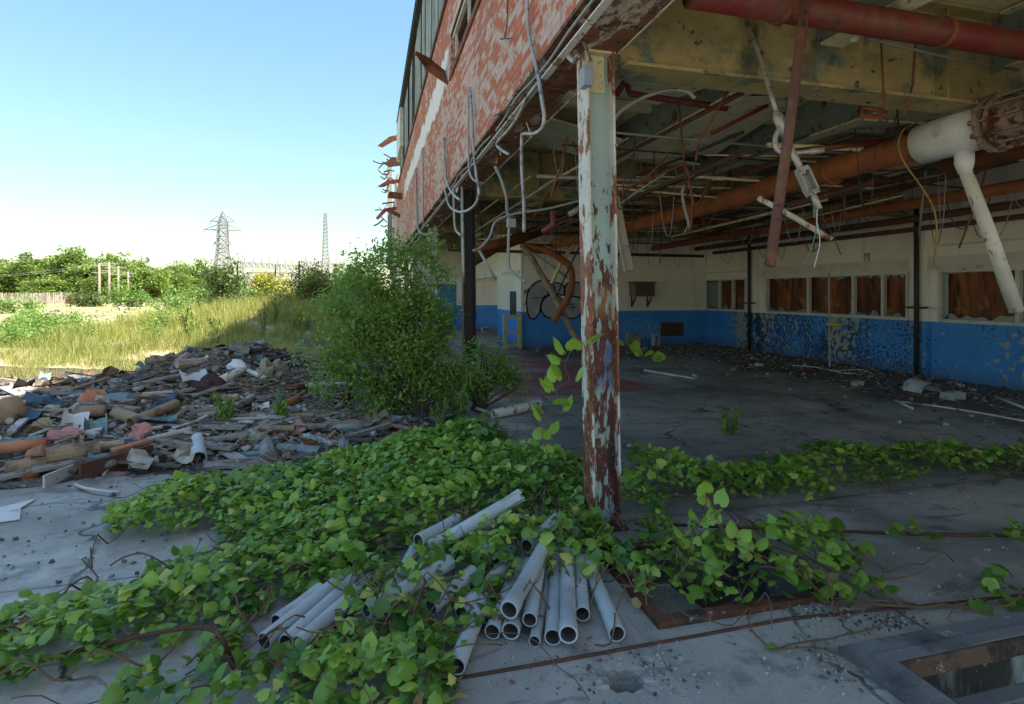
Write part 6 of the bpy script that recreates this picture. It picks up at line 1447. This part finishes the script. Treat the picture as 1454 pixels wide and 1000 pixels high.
# utility poles
for px, top, d, lab in ((141,374,70,'leftmost utility pole before the trees'),(155,372,74,'second utility pole from the left'),(168,378,78,'third utility pole from the left'),(182,386,82,'fourth and shortest utility pole')):
    b = fpos(px, d); zt = 1.7+(416-top)*d/F; t = thing('utility_pole', lab, 'utility pole', b, 'utility poles before the trees')
    mb = MB(); mb.tube([b, (b.x, b.y, zt)], [.17, .12], 8); mb.build('pole', 'pole', t, smooth=True)
    mb = MB(); mb.bar((b.x-1.0, b.y, zt-.25), (b.x+1.0, b.y, zt-.25), .12, .12); mb.bar((b.x-.8, b.y, zt-1.2), (b.x+.8, b.y, zt-1.2), .10, .10); mb.build('crossarm', 'pole', t)
    mb = MB()
    for s in (-.9, -.4, .4, .9): mb.tube([(b.x+s, b.y, zt-.18), (b.x+s, b.y, zt+.05)], .05, 6)
    mb.build('insulator', 'steelpale', t)
pl = [P(px, top+2, d) for px, top, d in ((-40,392,66),(141,374,70),(155,372,74),(168,378,78),(182,386,82),(290,385,130))]
for s, lab in ((-.9, 'upper left power line along the utility poles'), (.9, 'upper right power line along the utility poles')):
    pts = []
    for a, b in zip(pl[:-1], pl[1:]):
        for k in range(6): q = a.lerp(b, k/6)+Vector((s, 0, 0)); q.z -= 4*.25*(k/6)*(1-k/6); pts.append(q)
    rod('power_line', pts, .02, 'galvdull', lab, 'power line', n=4)
for px, d, h_ in ((265,120,6),(272,120,6)): b = fpos(px, d); rod('post', [b, b+Vector((0,0,h_+1))], .12, 'pole', ('left' if px < 270 else 'right')+' of the twin posts near the pylon', 'post')
# lattice pylon
def lat(mb, a, b, r): mb.tube([a, b], r, 4, caps=False)
D = 210; c = P(316, 416, D); c.z = 0; ht = 1.7+(416-300)*D/F; r_ = .26; t = thing('lattice_pylon', 'tall grey lattice power pylon standing on the horizon', 'pylon', c)
prof = [(0,5.2),(.30,3.0),(.52,1.9),(.62,1.7),(.80,1.5),(.88,1.4),(1.0,.15)]
mb = MB(); lv = []
for i in range(len(prof)-1):
    for k in range(3 if i < 2 else 2):
        f = k/(3 if i < 2 else 2); lv.append((prof[i][0]*(1-f)+prof[i+1][0]*f, prof[i][1]*(1-f)+prof[i+1][1]*f))
lv.append(prof[-1]); cs = [(-1,-1),(1,-1),(1,1),(-1,1)]
def cn(l, q): return (c.x+cs[q][0]*l[1], c.y+cs[q][1]*l[1], l[0]*ht)
for a, b in zip(lv[:-1], lv[1:]):
    for q in range(4): q2 = (q+1) % 4; lat(mb, cn(a, q), cn(b, q), r_); lat(mb, cn(a, q), cn(b, q2), r_*.6); lat(mb, cn(a, q2), cn(b, q), r_*.6); lat(mb, cn(b, q), cn(b, q2), r_*.6)
mb.build('tower_frame', 'steelpale', t)
for z, w in ((.62,3.0),(.78,6.5),(.88,4.2)):
    mb = MB()
    for s in (-1, 1): tip = (c.x+s*w, c.y, z*ht); [lat(mb, (c.x+s*1.4, c.y+yy, z*ht+zz_), tip, r_*.8) for yy, zz_ in ((-1.3,0),(1.3,0),(0,2.2))]; lat(mb, tip, (c.x+s*w, c.y, z*ht-1.4), .12)
    mb.build('crossarm', 'steelpale', t)
# tall mast
D = 260; c = P(462, 416, D); c.z = 0; ht = 1.7+(416-303)*D/F; t = thing('lattice_mast', 'slender tapering lattice mast right of the pylon', 'mast', c); mb = MB(); N = 22
for k in range(N):
    z0, z1 = ht*k/N, ht*(k+1)/N; w0, w1 = 1.3*(1-k/N)+.6, 1.3*(1-(k+1)/N)+.6
    for q in range(4):
        A0 = (c.x+cs[q][0]*w0, c.y+cs[q][1]*w0, z0); A1_ = (c.x+cs[q][0]*w1, c.y+cs[q][1]*w1, z1); q2 = (q+1) % 4; B1 = (c.x+cs[q2][0]*w1, c.y+cs[q2][1]*w1, z1); lat(mb, A0, A1_, .28); lat(mb, A0, B1, .17); lat(mb, A1_, B1, .14)
mb.build('mast_frame', 'steelpale', t)
# substation gantries
def truss(mb, a, b, h, n, r):
    a, b = Vector(a), Vector(b); dn = Vector((0,0,-h)); lat(mb, a, b, r); lat(mb, a+dn, b+dn, r)
    for k in range(n):
        p, q = a.lerp(b, k/n), a.lerp(b, (k+1)/n); lat(mb, p, q+dn, r*.6) if k % 2 else lat(mb, p+dn, q, r*.6); lat(mb, p, p+dn, r*.6)
def gantry(px0, px1, top0, top1, D0, D1, lab, nb, bars):
    a, b = P(px0, top0, D0), P(px1, top1, D1); c = (a+b)/2; t = thing('substation_gantry', lab, 'gantry', (c.x, c.y, 0), 'substation gantries on the horizon'); dr = (b-a).normalized()
    for k in range(nb+1):
        p = a.lerp(b, k/nb); mb = MB(); s = dr*.9; truss(mb, p-s, Vector((p.x, p.y, -1))-s, .01, 1, .26); lat(mb, p+s, Vector((p.x, p.y, -1))+s, .26)
        for q in range(9): z = p.z*q/9; z2 = p.z*(q+1)/9; lat(mb, Vector((p.x, p.y, z))+s*(1 if q % 2 else -1), Vector((p.x, p.y, z2))-s*(1 if q % 2 else -1), .15)
        mb.build('leg', 'steelpale', t)
    for k, dz in enumerate(bars): mb = MB(); truss(mb, a-Vector((0,0,dz)), b-Vector((0,0,dz)), 1.3, 26, .24); mb.build('beam', 'steelpale', t)
    mb = MB()
    for k in range(9): p = a.lerp(b, (k+.5)/9); lat(mb, p, p+Vector((0,0,1.4)), .16)
    mb.build('spike', 'steelpale', t)
gantry(341, 440, 372, 378, 150, 175, 'left substation gantry of pale lattice beams', 2, (0, 5))
gantry(428, 520, 371, 377, 140, 170, 'right substation gantry with brownish lattice beams', 2, (0, 3.5))
gantry(350, 520, 387, 389, 190, 190, 'low rear substation gantry behind the other two', 5, (0, 3.0))
b = fpos(478, 110); t = thing('insulator_stack', 'small dark insulator post among the pale gantries', 'insulator', (b.x, b.y, b.z)); mb = MB(); mb.tube([b, (b.x, b.y, 7.4)], .12, 6)
mb.build('post', 'galvdull', t); mb = MB()
for k in range(5): mb.tube([(b.x, b.y, 4.2+k*.7), (b.x, b.y, 4.5+k*.7)], .6, 10)
mb.build('disc', 'wire', t)

for o in bpy.data.objects:
    if '_o' in o: del o['_o']
